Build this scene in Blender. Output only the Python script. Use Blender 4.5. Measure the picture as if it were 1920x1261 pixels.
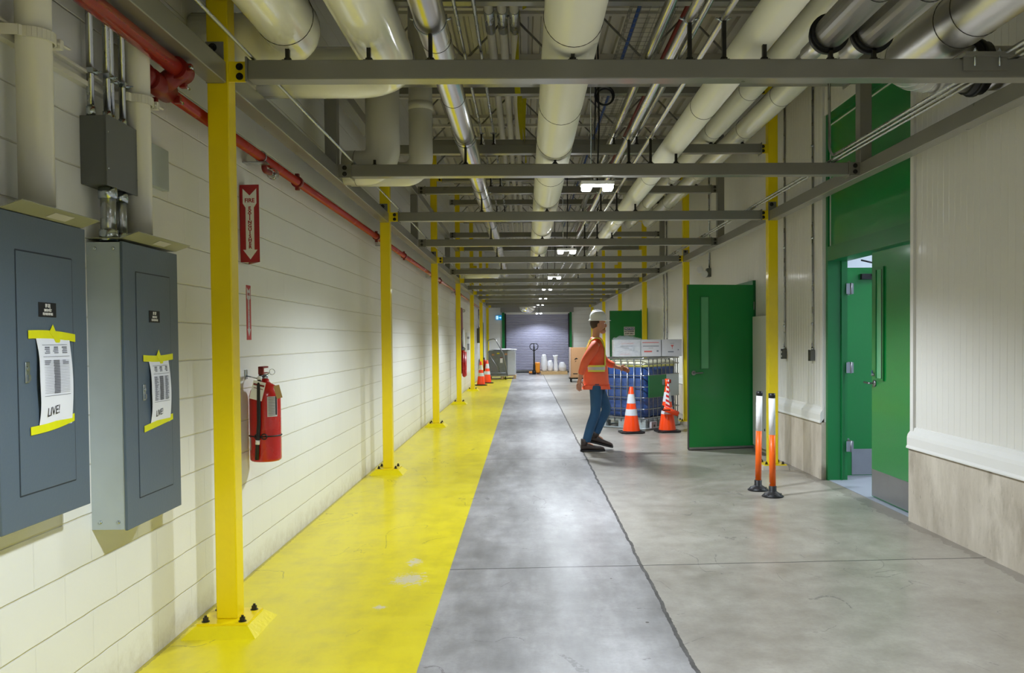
import bpy, bmesh, math, random
from mathutils import Vector, Matrix
random.seed(7)
for o in list(bpy.data.objects): bpy.data.objects.remove(o)
SC = bpy.context.scene
COL = SC.collection
PI = math.pi
V = Vector

# ---------------------------------------------------------------- camera
H = 1.515; FPX = 1570.0; CX, CY = 1017.0, 673.0
def cam_axes():
    th, ps, ro = .0236, .0204, .0085
    f = V((math.sin(ps)*math.cos(th), math.cos(ps)*math.cos(th), -math.sin(th)))
    r = f.cross(V((0, 0, 1))).normalized(); u = r.cross(f)
    return r*math.cos(ro)-u*math.sin(ro), u*math.cos(ro)+r*math.sin(ro), f
R_, U_, F_ = cam_axes()
cd = bpy.data.cameras.new('camera'); cam = bpy.data.objects.new('camera', cd); COL.objects.link(cam)
cd.sensor_fit = 'HORIZONTAL'; cd.sensor_width = 36.0; cd.lens = FPX/1920*36
cd.shift_x = -(CX-960)/1920; cd.shift_y = (CY-630.5)/1920
cd.clip_start = .05; cd.clip_end = 200
m4 = Matrix((R_, U_, -F_)).transposed().to_4x4(); m4.translation = V((0, 0, H)); cam.matrix_world = m4
SC.camera = cam

# ---------------------------------------------------------------- world, light, exposure
w = bpy.data.worlds.new('world'); SC.world = w; w.use_nodes = True
w.node_tree.nodes['Background'].inputs[0].default_value = (.6, .65, .7, 1)
w.node_tree.nodes['Background'].inputs[1].default_value = .05
SC.view_settings.view_transform = 'Standard'; SC.view_settings.look = 'None'
SC.view_settings.exposure = 0.0; SC.view_settings.gamma = 1; SC.view_settings.use_curve_mapping = False
FIX_Y = [-3.2, 1.95, 7.1, 12.3, 17.45, 23.25, 28.4, 33.5, 37.1]
FIX_X = .62; FIX_ZS = [2.82]*5+[2.93]*3+[2.69]  # three before the last are unseen additions, raised behind beams to light that stretch
LAMP_W = 490.0
def area(name, loc, size, power, color=(1, 1, 1), rot=(0, 0, 0), sy=None, spread=PI):
    l = bpy.data.lights.new(name, 'AREA'); l.energy = power; l.color = color; l.size = size
    if sy: l.shape = 'RECTANGLE'; l.size_y = sy
    l.spread = spread
    o = bpy.data.objects.new(name, l); COL.objects.link(o); o.location = loc; o.rotation_euler = rot
    return o
for i, y in enumerate(FIX_Y):
    l = bpy.data.lights.new('lamp_light', 'SPOT'); l.energy = LAMP_W*(.7 if i == 0 else (.5 if i == 8 else 1.0)); l.color = (.84, .915, 1.0)
    l.spot_size = math.radians(146); l.spot_blend = .42; l.shadow_soft_size = .09
    o = bpy.data.objects.new('lamp_light', l); COL.objects.link(o); o.location = (FIX_X, y, FIX_ZS[i]-.06)
area('side_room_light', (5.6, 8.2, 3.1), 1.2, 150, (.9, .95, 1), sy=3)
area('side_room_light', (5.6, 13.4, 3.1), 1.2, 110, (.95, .97, 1), sy=3)
area('side_room_light', (5.6, 23.2, 3.1), 1.2, 90, (.95, .97, 1), sy=2)

# ---------------------------------------------------------------- materials
def rgb(r, g, b):
    f = lambda c: (c/255/12.92) if c/255 <= .04045 else ((c/255+.055)/1.055)**2.4
    return (f(r), f(g), f(b), 1)
def nn(nt, t, **k):
    n = nt.nodes.new(t)
    for a, b in k.items(): setattr(n, a, b)
    return n
def mat(name, col, rough=.5, metal=0.0, var=.08, vs=3.0, bump=0.0, bs=60.0, coat=0.0, rvar=.06, alpha=1, trans=0, ior=1.45, stretch=(1, 1, 1)):
    m = bpy.data.materials.new(name); m.use_nodes = True; nt = m.node_tree; b = nt.nodes['Principled BSDF']
    L = nt.links.new
    g = nn(nt, 'ShaderNodeNewGeometry'); mp = nn(nt, 'ShaderNodeMapping'); mp.inputs['Scale'].default_value = stretch
    L(g.outputs['Position'], mp.inputs['Vector'])
    n = nn(nt, 'ShaderNodeTexNoise'); n.inputs['Scale'].default_value = vs; n.inputs['Detail'].default_value = 5
    L(mp.outputs[0], n.inputs['Vector'])
    mx = nn(nt, 'ShaderNodeMix', data_type='RGBA')
    c = col
    mx.inputs[6].default_value = (c[0]*(1-var), c[1]*(1-var), c[2]*(1-var), 1)
    mx.inputs[7].default_value = (min(c[0]*(1+var), 1), min(c[1]*(1+var), 1), min(c[2]*(1+var), 1), 1)
    L(n.outputs['Fac'], mx.inputs[0]); L(mx.outputs[2], b.inputs['Base Color'])
    mr = nn(nt, 'ShaderNodeMapRange'); mr.inputs[3].default_value = max(rough-rvar, .02); mr.inputs[4].default_value = min(rough+rvar, 1)
    L(n.outputs['Fac'], mr.inputs[0]); L(mr.outputs[0], b.inputs['Roughness'])
    b.inputs['Metallic'].default_value = metal; b.inputs['Coat Weight'].default_value = coat; b.inputs['Coat Roughness'].default_value = .1
    b.inputs['Alpha'].default_value = alpha; b.inputs['Transmission Weight'].default_value = trans; b.inputs['IOR'].default_value = ior
    if bump:
        n2 = nn(nt, 'ShaderNodeTexNoise'); n2.inputs['Scale'].default_value = bs; n2.inputs['Detail'].default_value = 3
        L(mp.outputs[0], n2.inputs['Vector'])
        bp = nn(nt, 'ShaderNodeBump'); bp.inputs['Strength'].default_value = bump; bp.inputs['Distance'].default_value = .01
        L(n2.outputs['Fac'], bp.inputs['Height']); L(bp.outputs[0], b.inputs['Normal'])
    return m
def emis(name, col, s):
    m = bpy.data.materials.new(name); m.use_nodes = True; b = m.node_tree.nodes['Principled BSDF']
    b.inputs['Base Color'].default_value = col; b.inputs['Emission Color'].default_value = col; b.inputs['Emission Strength'].default_value = s
    return m

def floor_material():
    m = bpy.data.materials.new('concrete_floor'); m.use_nodes = True; nt = m.node_tree; L = nt.links.new
    b = nt.nodes['Principled BSDF']
    g = nn(nt, 'ShaderNodeNewGeometry'); sx = nn(nt, 'ShaderNodeSeparateXYZ'); L(g.outputs['Position'], sx.inputs[0])
    def noise(s, d=6, r=.55, vec=None, dist=0):
        n = nn(nt, 'ShaderNodeTexNoise'); n.inputs['Scale'].default_value = s; n.inputs['Detail'].default_value = d; n.inputs['Roughness'].default_value = r
        n.inputs['Distortion'].default_value = dist
        L(vec or g.outputs['Position'], n.inputs['Vector']); return n.outputs['Fac']
    def math_(op, a, c=None, clamp=False):
        n = nn(nt, 'ShaderNodeMath', operation=op); n.use_clamp = clamp
        for i, x in enumerate((a, c)):
            if x is None: continue
            if isinstance(x, (int, float)): n.inputs[i].default_value = x
            else: L(x, n.inputs[i])
        return n.outputs[0]
    def ramp(fac, stops):
        n = nn(nt, 'ShaderNodeValToRGB'); L(fac, n.inputs[0]); e = n.color_ramp.elements
        while len(e) < len(stops): e.new(.5)
        for k, (p, c) in enumerate(stops): e[k].position = p; e[k].color = c
        return n.outputs[0]
    def mix(f, a, c):
        n = nn(nt, 'ShaderNodeMix', data_type='RGBA')
        if isinstance(f, (int, float)): n.inputs[0].default_value = f
        else: L(f, n.inputs[0])
        for i, x in ((6, a), (7, c)):
            if isinstance(x, tuple): n.inputs[i].default_value = x
            else: L(x, n.inputs[i])
        return n.outputs[2]
    X, Y = sx.outputs[0], sx.outputs[1]
    mp = nn(nt, 'ShaderNodeMapping'); mp.inputs['Scale'].default_value = (1.4, .35, 1); L(g.outputs['Position'], mp.inputs[0])
    big = noise(.9, 7, .6); med = noise(5, 8, .65); fine = noise(45, 5, .7); streak = noise(2.2, 6, .6, mp.outputs[0])
    # the lane left of the crack is a cooler, darker pour than the apron to its right
    lane = ramp(math_('ADD', math_('MULTIPLY', streak, .65), math_('MULTIPLY', med, .35)),
                [(.32, rgb(112, 110, 109)), (.5, rgb(150, 148, 148)), (.68, rgb(184, 182, 184))])
    apron = ramp(math_('ADD', math_('MULTIPLY', big, .55), math_('MULTIPLY', med, .45)),
                 [(.32, rgb(132, 124, 112)), (.5, rgb(160, 154, 143)), (.68, rgb(184, 179, 168))])
    wob = math_('MULTIPLY', math_('SUBTRACT', noise(3.5, 6, .7), .5), .05)
    xw = math_('ADD', X, wob)
    conc = mix(math_('GREATER_THAN', xw, .765), lane, apron)
    conc = mix(math_('MULTIPLY', math_('SUBTRACT', fine, .45, True), .9, True), conc, rgb(120, 117, 112))
    # dark specks and pale chips
    vor = nn(nt, 'ShaderNodeTexVoronoi'); vor.inputs['Scale'].default_value = 2.1; L(g.outputs['Position'], vor.inputs['Vector'])
    spk = math_('LESS_THAN', vor.outputs['Distance'], .022)
    conc = mix(spk, conc, rgb(70, 62, 55))
    pale = math_('MULTIPLY', math_('SUBTRACT', noise(3.0, 9, .75, dist=.6), .66, True), 6, True)
    conc = mix(math_('MULTIPLY', pale, .5), conc, rgb(205, 203, 200))
    # thin scuff and tyre arcs: contour lines of a slow noise, kept only in patches
    def scuffs(scale, width, seed, thr):
        mp2 = nn(nt, 'ShaderNodeMapping'); mp2.inputs['Location'].default_value = (seed, seed*2, 0); mp2.inputs['Scale'].default_value = (1, .6, 1); L(g.outputs['Position'], mp2.inputs[0])
        c = math_('LESS_THAN', math_('ABSOLUTE', math_('SUBTRACT', noise(scale, 2, .4, mp2.outputs[0], .8), .5)), width)
        return math_('MULTIPLY', math_('MULTIPLY', c, math_('GREATER_THAN', noise(1.7, 3, .6, mp2.outputs[0]), thr)), math_('GREATER_THAN', fine, .46))
    sc1 = scuffs(1.3, .0035, 3.1, .56); sc2 = scuffs(2.6, .004, 9.7, .58)
    conc = mix(math_('MULTIPLY', math_('MAXIMUM', sc1, sc2), .5), conc, rgb(88, 86, 84))
    stain = math_('MULTIPLY', math_('SUBTRACT', noise(1.6, 8, .7, None, 1.2), .57, True), 3.0, True)
    conc = mix(math_('MULTIPLY', stain, .5), conc, rgb(98, 94, 88))
    # joints
    crack = math_('LESS_THAN', math_('ABSOLUTE', math_('SUBTRACT', xw, .765)), .011)
    jw = math_('MULTIPLY', math_('SUBTRACT', noise(2.0, 4, .6), .5), .03)
    yy = math_('ADD', math_('SUBTRACT', Y, math_('MULTIPLY', X, .03)), jw)
    fr = math_('ABSOLUTE', math_('SUBTRACT', math_('MODULO', math_('ADD', math_('SUBTRACT', yy, 5.52), 102.0), 5.1), 0))
    joint = math_('MULTIPLY', math_('LESS_THAN', fr, .014), math_('GREATER_THAN', X, -.51))
    line = math_('MAXIMUM', crack, joint)
    conc = mix(math_('MULTIPLY', line, math_('ADD', .45, math_('MULTIPLY', med, .9)), True), conc, rgb(66, 64, 62))
    # dark grime at the foot of the right wall
    grime = math_('MULTIPLY', math_('GREATER_THAN', math_('ADD', X, math_('MULTIPLY', med, .3)), 3.2), .45)
    conc = mix(grime, conc, rgb(96, 88, 78))
    # yellow painted strip
    ymask = math_('LESS_THAN', math_('ADD', X, math_('MULTIPLY', math_('SUBTRACT', fine, .5), .006)), -.51)
    yend = math_('LESS_THAN', math_('ADD', Y, math_('MULTIPLY', med, .5)), 34.8)
    ym = math_('MULTIPLY', ymask, yend)
    yel = ramp(math_('ADD', math_('MULTIPLY', streak, .5), math_('MULTIPLY', med, .5)),
               [(.3, rgb(196, 180, 0)), (.52, rgb(224, 207, 0)), (.75, rgb(234, 220, 18))])
    scuff = math_('MULTIPLY', math_('SUBTRACT', noise(2.6, 9, .72, mp.outputs[0], .4), .60, True), 3.2, True)
    yel = mix(math_('MULTIPLY', scuff, .6), yel, rgb(140, 130, 60)); yel = mix(math_('MULTIPLY', math_('MAXIMUM', sc1, sc2), .55), yel, rgb(130, 120, 50))
    # worn-through chips near the middle of the strip
    def chip(x0, y0, rx, ry):
        a = math_('DIVIDE', math_('SUBTRACT', X, x0), rx); c = math_('DIVIDE', math_('SUBTRACT', Y, y0), ry)
        d = math_('SQRT', math_('ADD', math_('MULTIPLY', a, a), math_('MULTIPLY', c, c)))
        d = math_('ADD', d, math_('MULTIPLY', math_('SUBTRACT', noise(26, 6, .85), .5), 6.5))
        return math_('LESS_THAN', d, .8)
    for c in ((-.77, 5.72, .045, .10), (-.75, 5.30, .10, .13), (-.84, 4.75, .03, .04)):
        yel = mix(chip(*c), yel, rgb(206, 196, 160))
    col = mix(ym, conc, yel)
    # dirt where the strip meets the left wall
    dirt = math_('GREATER_THAN', math_('MULTIPLY', math_('SUBTRACT', 0, math_('ADD', X, math_('MULTIPLY', noise(14, 6, .8), .05))), 1), 1.765)
    col = mix(math_('MULTIPLY', dirt, .5), col, rgb(110, 96, 40))
    L(col, b.inputs['Base Color'])
    ro = math_('ADD', .30, math_('MULTIPLY', med, .30))
    ro = math_('ADD', ro, math_('MULTIPLY', line, .3)); L(ro, b.inputs['Roughness'])
    b.inputs['Specular IOR Level'].default_value = .35; b.inputs['Coat Weight'].default_value = .5; b.inputs['Coat Roughness'].default_value = .24; b.inputs['Coat IOR'].default_value = 1.4
    hgt = math_('SUBTRACT', math_('ADD', math_('MULTIPLY', big, .5), math_('MULTIPLY', fine, .035)), math_('MULTIPLY', line, .4))
    bp = nn(nt, 'ShaderNodeBump'); bp.inputs['Strength'].default_value = .35; bp.inputs['Distance'].default_value = .012
    L(hgt, bp.inputs['Height']); L(bp.outputs[0], b.inputs['Normal'])
    return m

def block_material():
    m = bpy.data.materials.new('painted_block'); m.use_nodes = True; nt = m.node_tree; L = nt.links.new
    b = nt.nodes['Principled BSDF']
    g = nn(nt, 'ShaderNodeNewGeometry'); sx = nn(nt, 'ShaderNodeSeparateXYZ'); L(g.outputs['Position'], sx.inputs[0])
    nz = nn(nt, 'ShaderNodeTexNoise'); nz.inputs['Scale'].default_value = 6; L(g.outputs['Position'], nz.inputs['Vector'])
    ad = nn(nt, 'ShaderNodeMath', operation='ADD'); L(sx.outputs[1], ad.inputs[0]); ad.inputs[1].default_value = -3.909+40.8
    sc = nn(nt, 'ShaderNodeMath', operation='MULTIPLY_ADD'); L(nz.outputs['Fac'], sc.inputs[0]); sc.inputs[1].default_value = .008; L(sx.outputs[2], sc.inputs[2])
    cx = nn(nt, 'ShaderNodeCombineXYZ'); L(ad.outputs[0], cx.inputs[0]); L(sc.outputs[0], cx.inputs[1])
    def brick(ms, sm):
        br = nn(nt, 'ShaderNodeTexBrick'); br.offset = .5; br.offset_frequency = 2
        br.inputs['Scale'].default_value = 1; br.inputs['Brick Width'].default_value = .408; br.inputs['Row Height'].default_value = .2032
        br.inputs['Mortar Size'].default_value = ms; br.inputs['Mortar Smooth'].default_value = sm
        br.inputs['Color1'].default_value = (1, 1, 1, 1); br.inputs['Color2'].default_value = (.97, .97, .97, 1); br.inputs['Mortar'].default_value = (0, 0, 0, 1)
        L(cx.outputs[0], br.inputs['Vector']); return br
    br = brick(.004, .6)
    # bed joints: stronger than the filled head joints
    md = nn(nt, 'ShaderNodeMath', operation='MODULO'); L(sc.outputs[0], md.inputs[0]); md.inputs[1].default_value = .2032
    ab = nn(nt, 'ShaderNodeMath', operation='SUBTRACT'); L(md.outputs[0], ab.inputs[0]); ab.inputs[1].default_value = .1016
    ab2 = nn(nt, 'ShaderNodeMath', operation='ABSOLUTE'); L(ab.outputs[0], ab2.inputs[0])
    bed = nn(nt, 'ShaderNodeMapRange', interpolation_type='SMOOTHSTEP'); L(ab2.outputs[0], bed.inputs[0]); bed.inputs[1].default_value = .0965; bed.inputs[2].default_value = .1005
    n1 = nn(nt, 'ShaderNodeTexNoise'); n1.inputs['Scale'].default_value = 1.2; n1.inputs['Detail'].default_value = 6; L(g.outputs['Position'], n1.inputs['Vector'])
    base = nn(nt, 'ShaderNodeMix', data_type='RGBA'); base.inputs[6].default_value = rgb(218, 218, 212); base.inputs[7].default_value = rgb(232, 232, 227); L(n1.outputs['Fac'], base.inputs[0])
    dk = nn(nt, 'ShaderNodeMix', data_type='RGBA'); L(base.outputs[2], dk.inputs[6]); dk.inputs[7].default_value = rgb(196, 192, 172)
    f1 = nn(nt, 'ShaderNodeMath', operation='MULTIPLY'); L(bed.outputs[0], f1.inputs[0]); f1.inputs[1].default_value = .55; L(f1.outputs[0], dk.inputs[0])
    # grime near the floor
    gr = nn(nt, 'ShaderNodeMapRange'); L(sx.outputs[2], gr.inputs[0]); gr.inputs[1].default_value = .30; gr.inputs[2].default_value = 0.0
    n3 = nn(nt, 'ShaderNodeTexNoise'); n3.inputs['Scale'].default_value = 9; n3.inputs['Detail'].default_value = 9; n3.inputs['Roughness'].default_value = .75; L(g.outputs['Position'], n3.inputs['Vector'])
    g2 = nn(nt, 'ShaderNodeMath', operation='MULTIPLY'); L(gr.outputs[0], g2.inputs[0]); L(n3.outputs['Fac'], g2.inputs[1])
    g3 = nn(nt, 'ShaderNodeMapRange'); L(g2.outputs[0], g3.inputs[0]); g3.inputs[1].default_value = .25; g3.inputs[2].default_value = .75; g3.inputs[4].default_value = .7
    fin = nn(nt, 'ShaderNodeMix', data_type='RGBA'); L(dk.outputs[2], fin.inputs[6]); fin.inputs[7].default_value = rgb(150, 136, 108); L(g3.outputs[0], fin.inputs[0])
    L(fin.outputs[2], b.inputs['Base Color']); b.inputs['Roughness'].default_value = .42
    fine = nn(nt, 'ShaderNodeTexNoise'); fine.inputs['Scale'].default_value = 70; fine.inputs['Detail'].default_value = 4; L(g.outputs['Position'], fine.inputs['Vector'])
    h1 = nn(nt, 'ShaderNodeMath', operation='MULTIPLY_ADD'); L(bed.outputs[0], h1.inputs[0]); h1.inputs[1].default_value = -1.0; L(br.outputs['Fac'], h1.inputs[2])
    h1b = nn(nt, 'ShaderNodeMath', operation='MULTIPLY_ADD'); L(br.outputs['Fac'], h1b.inputs[0]); h1b.inputs[1].default_value = -.35
    hb = nn(nt, 'ShaderNodeMath', operation='MULTIPLY'); L(bed.outputs[0], hb.inputs[0]); hb.inputs[1].default_value = -.9; L(hb.outputs[0], h1b.inputs[2])
    h2 = nn(nt, 'ShaderNodeMath', operation='MULTIPLY_ADD'); L(fine.outputs['Fac'], h2.inputs[0]); h2.inputs[1].default_value = .12; L(h1b.outputs[0], h2.inputs[2])
    bp = nn(nt, 'ShaderNodeBump'); bp.inputs['Strength'].default_value = .7; bp.inputs['Distance'].default_value = .006
    L(h2.outputs[0], bp.inputs['Height']); L(bp.outputs[0], b.inputs['Normal'])
    return m

def stripe_mat(name, c1, c2, axis, period, rough=.4, tilt=0.0):
    m = bpy.data.materials.new(name); m.use_nodes = True; nt = m.node_tree; L = nt.links.new; b = nt.nodes['Principled BSDF']
    g = nn(nt, 'ShaderNodeNewGeometry'); mp = nn(nt, 'ShaderNodeVectorMath', operation='DOT_PRODUCT'); L(g.outputs['Position'], mp.inputs[0]); mp.inputs[1].default_value = axis
    md = nn(nt, 'ShaderNodeMath', operation='PINGPONG'); L(mp.outputs['Value'], md.inputs[0]); md.inputs[1].default_value = period/2
    gt = nn(nt, 'ShaderNodeMath', operation='GREATER_THAN'); L(md.outputs[0], gt.inputs[0]); gt.inputs[1].default_value = period/4
    mx = nn(nt, 'ShaderNodeMix', data_type='RGBA'); mx.inputs[6].default_value = c1; mx.inputs[7].default_value = c2; L(gt.outputs[0], mx.inputs[0])
    L(mx.outputs[2], b.inputs['Base Color']); b.inputs['Roughness'].default_value = rough
    return m

M = {}
M['floor'] = floor_material()
M['block'] = block_material()
M['cream_panel'] = mat('cream_metal_panel', rgb(222, 220, 214), .36, var=.025, coat=.12)
M['flashing'] = mat('white_flashing', rgb(226, 225, 221), .35, var=.03)
def curb_material():
    m = bpy.data.materials.new('raw_concrete'); m.use_nodes = True; nt = m.node_tree; L = nt.links.new; b = nt.nodes['Principled BSDF']
    g = nn(nt, 'ShaderNodeNewGeometry'); mp = nn(nt, 'ShaderNodeMapping'); mp.inputs['Scale'].default_value = (1, 1.5, .55); L(g.outputs['Position'], mp.inputs[0])
    def lay(scale, det, rough, c0, c1, lo, hi, prev, amt):
        n = nn(nt, 'ShaderNodeTexNoise'); n.inputs['Scale'].default_value = scale; n.inputs['Detail'].default_value = det; n.inputs['Roughness'].default_value = rough
        L(mp.outputs[0], n.inputs['Vector']); r = nn(nt, 'ShaderNodeMapRange'); L(n.outputs['Fac'], r.inputs[0]); r.inputs[1].default_value = lo; r.inputs[2].default_value = hi; r.inputs[4].default_value = amt
        x = nn(nt, 'ShaderNodeMix', data_type='RGBA'); L(r.outputs[0], x.inputs[0]); x.inputs[7].default_value = c1
        if prev is None: x.inputs[6].default_value = c0
        else: L(prev, x.inputs[6])
        return x.outputs[2], n.outputs['Fac']
    c, _ = lay(3, 7, .6, rgb(204, 195, 180), rgb(176, 166, 150), .35, .65, None, 1)
    c, _ = lay(1.3, 8, .7, None, rgb(132, 120, 102), .54, .72, c, .8)
    c, f = lay(28, 6, .75, None, rgb(112, 104, 92), .60, .74, c, .7)
    L(c, b.inputs['Base Color']); b.inputs['Roughness'].default_value = .82
    bp = nn(nt, 'ShaderNodeBump'); bp.inputs['Strength'].default_value = .3; bp.inputs['Distance'].default_value = .006; L(f, bp.inputs['Height']); L(bp.outputs[0], b.inputs['Normal'])
    return m
M['curb'] = curb_material()
M['yellow'] = mat('yellow_enamel', rgb(238, 212, 0), .33, var=.05, vs=6, coat=.25)
M['yellow_floor'] = mat('yellow_floor_paint', rgb(230, 212, 0), .4, var=.10, vs=9, bump=.3, bs=30)
M['beam'] = mat('grey_beam_paint', rgb(124, 122, 114), .30, var=.06, vs=4, coat=.35)
M['deck'] = mat('white_deck', rgb(196, 192, 182), .5, var=.08)
M['joist'] = mat('grey_joist', rgb(130, 128, 124), .6, var=.1)
M['pvc'] = mat('cream_pipe_jacket', rgb(238, 237, 223), .14, var=.03, vs=1.5, coat=.6, bump=.10, bs=4)
M['pipe_paint'] = mat('cream_pipe_paint', rgb(214, 211, 196), .32, var=.04, coat=.3, bump=.05, bs=20)
M['chrome'] = mat('aluminium_jacket', rgb(200, 198, 198), .26, metal=1, var=.10, vs=2, bump=.10, bs=9, rvar=.05)
M['dull_alu'] = mat('dull_aluminium_jacket', rgb(214, 212, 210), .36, metal=1, var=.10, vs=2, bump=.10, bs=9)
M['conduit'] = mat('galvanised_conduit', rgb(176, 178, 178), .28, metal=1, var=.12, vs=8)
M['zinc'] = mat('zinc_fitting', rgb(190, 198, 202), .22, metal=1, var=.1, vs=14)
M['galv'] = mat('galvanised_sheet', rgb(178, 188, 192), .42, metal=.35, var=.12, vs=5, bump=.04, bs=14)
M['rubber'] = mat('black_rubber', rgb(26, 26, 28), .5, var=.15)
M['black'] = mat('black_steel', rgb(30, 30, 33), .4, var=.1)
M['dark'] = mat('dark_bolt', rgb(58, 56, 52), .38, metal=.8, var=.2, vs=40)
M['red_pipe'] = mat('red_sprinkler_paint', rgb(164, 40, 24), .26, var=.08, coat=.3)
M['dark_red'] = mat('dark_red_fitting', rgb(120, 26, 20), .4, var=.15)
M['ext_red'] = mat('red_cylinder_enamel', rgb(190, 22, 14), .28, var=.04, coat=.5)
M['sign_red'] = mat('red_sign_plastic', rgb(160, 16, 26), .3, var=.03, coat=.3)
M['faded_red'] = mat('faded_red_sticker', rgb(178, 60, 58), .5, var=.1)
M['white'] = mat('white_print', rgb(232, 230, 226), .5, var=.02)
M['paper'] = mat('white_paper', rgb(228, 230, 236), .7, var=.03, vs=14)
M['ink'] = mat('grey_print', rgb(120, 122, 130), .7, var=.2, vs=60)
M['black_ink'] = mat('black_marker', rgb(20, 20, 24), .6, var=.1)
M['tape'] = mat('yellow_tape', rgb(222, 222, 0), .4, var=.08, vs=20, coat=.2)
M['panel_grey'] = mat('blue_grey_enamel', rgb(84, 98, 110), .42, var=.05, vs=3, coat=.12, bump=.05, bs=90)
M['box_grey'] = mat('grey_box_enamel', rgb(96, 98, 94), .45, var=.06)
M['groove'] = mat('dark_seam', rgb(40, 48, 56), .6)
M['shield'] = mat('drip_shield_enamel', rgb(150, 150, 128), .4, var=.06)
M['green'] = mat('green_door_enamel', rgb(0, 126, 54), .30, var=.05, vs=2, coat=.3, bump=.05, bs=60)
M['dark_green'] = mat('green_frame_enamel', rgb(0, 112, 52), .36, var=.05, coat=.2)
M['steel'] = mat('stainless_kick_plate', rgb(150, 152, 156), .34, metal=.9, var=.15, vs=6)
M['edge'] = mat('dark_door_edge', rgb(58, 60, 64), .45, metal=.4)
M['glass'] = mat('door_glass', rgb(120, 205, 150), .06, var=.02, trans=.35, alpha=1)
M['shutter'] = mat('grey_roller_curtain', rgb(156, 156, 176), .34, metal=.1, var=.05)
M['orange'] = mat('orange_cone_pvc', rgb(255, 72, 8), .38, var=.05, coat=.2)
M['orange_post'] = mat('orange_post_plastic', rgb(250, 104, 10), .42, var=.04, coat=.1)
M['reflective'] = mat('reflective_sleeve', rgb(214, 218, 226), .4, var=.05, vs=30)
M['post_white'] = mat('white_reflective_band', rgb(250, 248, 252), .6, var=.02)
M['cage'] = mat('galvanised_cage', rgb(170, 172, 176), .32, metal=1, var=.15, vs=12)
M['blue_liq'] = mat('blue_liquid_in_plastic', rgb(50, 76, 132), .28, var=.08, vs=3, coat=.4)
M['tank'] = mat('translucent_tank_plastic', rgb(224, 222, 196), .35, var=.05, coat=.3)
M['liq_line'] = mat('yellowish_residue', rgb(212, 208, 120), .35, var=.06, coat=.3)
M['green_card'] = mat('green_placard', rgb(0, 122, 56), .4, var=.04)
M['carton_white'] = mat('white_carton', rgb(196, 194, 198), .7, var=.05)
M['carton'] = mat('brown_carton', rgb(196, 150, 108), .75, var=.07)
M['wrap'] = mat('stretch_wrap', rgb(225, 230, 236), .15, var=.1, vs=20, alpha=.32, bump=1.0, bs=16)
M['wrapped'] = mat('wrapped_grey_load', rgb(112, 118, 118), .25, var=.25, vs=7, coat=.6, bump=.8, bs=14)
M['bag'] = mat('white_plastic_sack', rgb(232, 232, 236), .35, var=.06, vs=9, bump=.9, bs=18)
M['wood'] = mat('pallet_wood', rgb(196, 164, 116), .75, var=.15, vs=9)
M['red_ink'] = mat('red_print', rgb(200, 96, 92), .6)
M['blue_sign'] = mat('blue_notice_header', rgb(56, 66, 130), .5)
M['jack_orange'] = mat('orange_jack_enamel', rgb(232, 146, 40), .4, var=.06)
M['skin'] = mat('skin', rgb(196, 140, 112), .5, var=.05)
M['hair'] = mat('brown_hair', rgb(60, 42, 30), .6, var=.2, vs=40)
M['hivis'] = mat('hi_vis_orange_cloth', rgb(244, 108, 72), .7, var=.08, vs=12, bump=.4, bs=25)
M['hivis_band'] = mat('hi_vis_yellow_band', rgb(222, 226, 90), .5, var=.05)
M['silver_band'] = mat('silver_reflective_band', rgb(196, 198, 200), .35, var=.05)
M['jeans'] = mat('blue_denim', rgb(40, 78, 112), .8, var=.18, vs=12, bump=.4, bs=30)
M['boot'] = mat('dark_brown_leather', rgb(56, 46, 42), .5, var=.15, vs=20)
M['hat'] = mat('white_hard_hat', rgb(238, 240, 240), .25, var=.02, coat=.4)
M['led'] = emis('led_lens', (.92, .96, 1, 1), 42)
M['lamp_body'] = mat('white_lamp_housing', rgb(225, 225, 225), .4)
M['exit_blue'] = emis('lit_exit_sign_blue', rgb(0, 120, 170), 1.0)
M['exit_white'] = emis('lit_exit_sign_white', rgb(190, 225, 255), 1.3)
M['mirror'] = mat('convex_mirror', rgb(225, 225, 225), .03, metal=1, var=0, rvar=0)
M['blue_cable'] = mat('blue_cable', rgb(30, 70, 150), .5)
M['caution'] = mat('yellow_caution_tape', rgb(206, 196, 20), .4, var=.1)
M['tape_stripe'] = stripe_mat('red_white_tape', rgb(210, 30, 36), rgb(236, 232, 232), (0.5, 0, 1.0), .075)
M['room_wall'] = mat('pale_room_wall', rgb(214, 222, 232), .6, var=.03)
M['room_floor'] = mat('grey_blue_room_floor', rgb(150, 156, 168), .4, var=.1)

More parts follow.
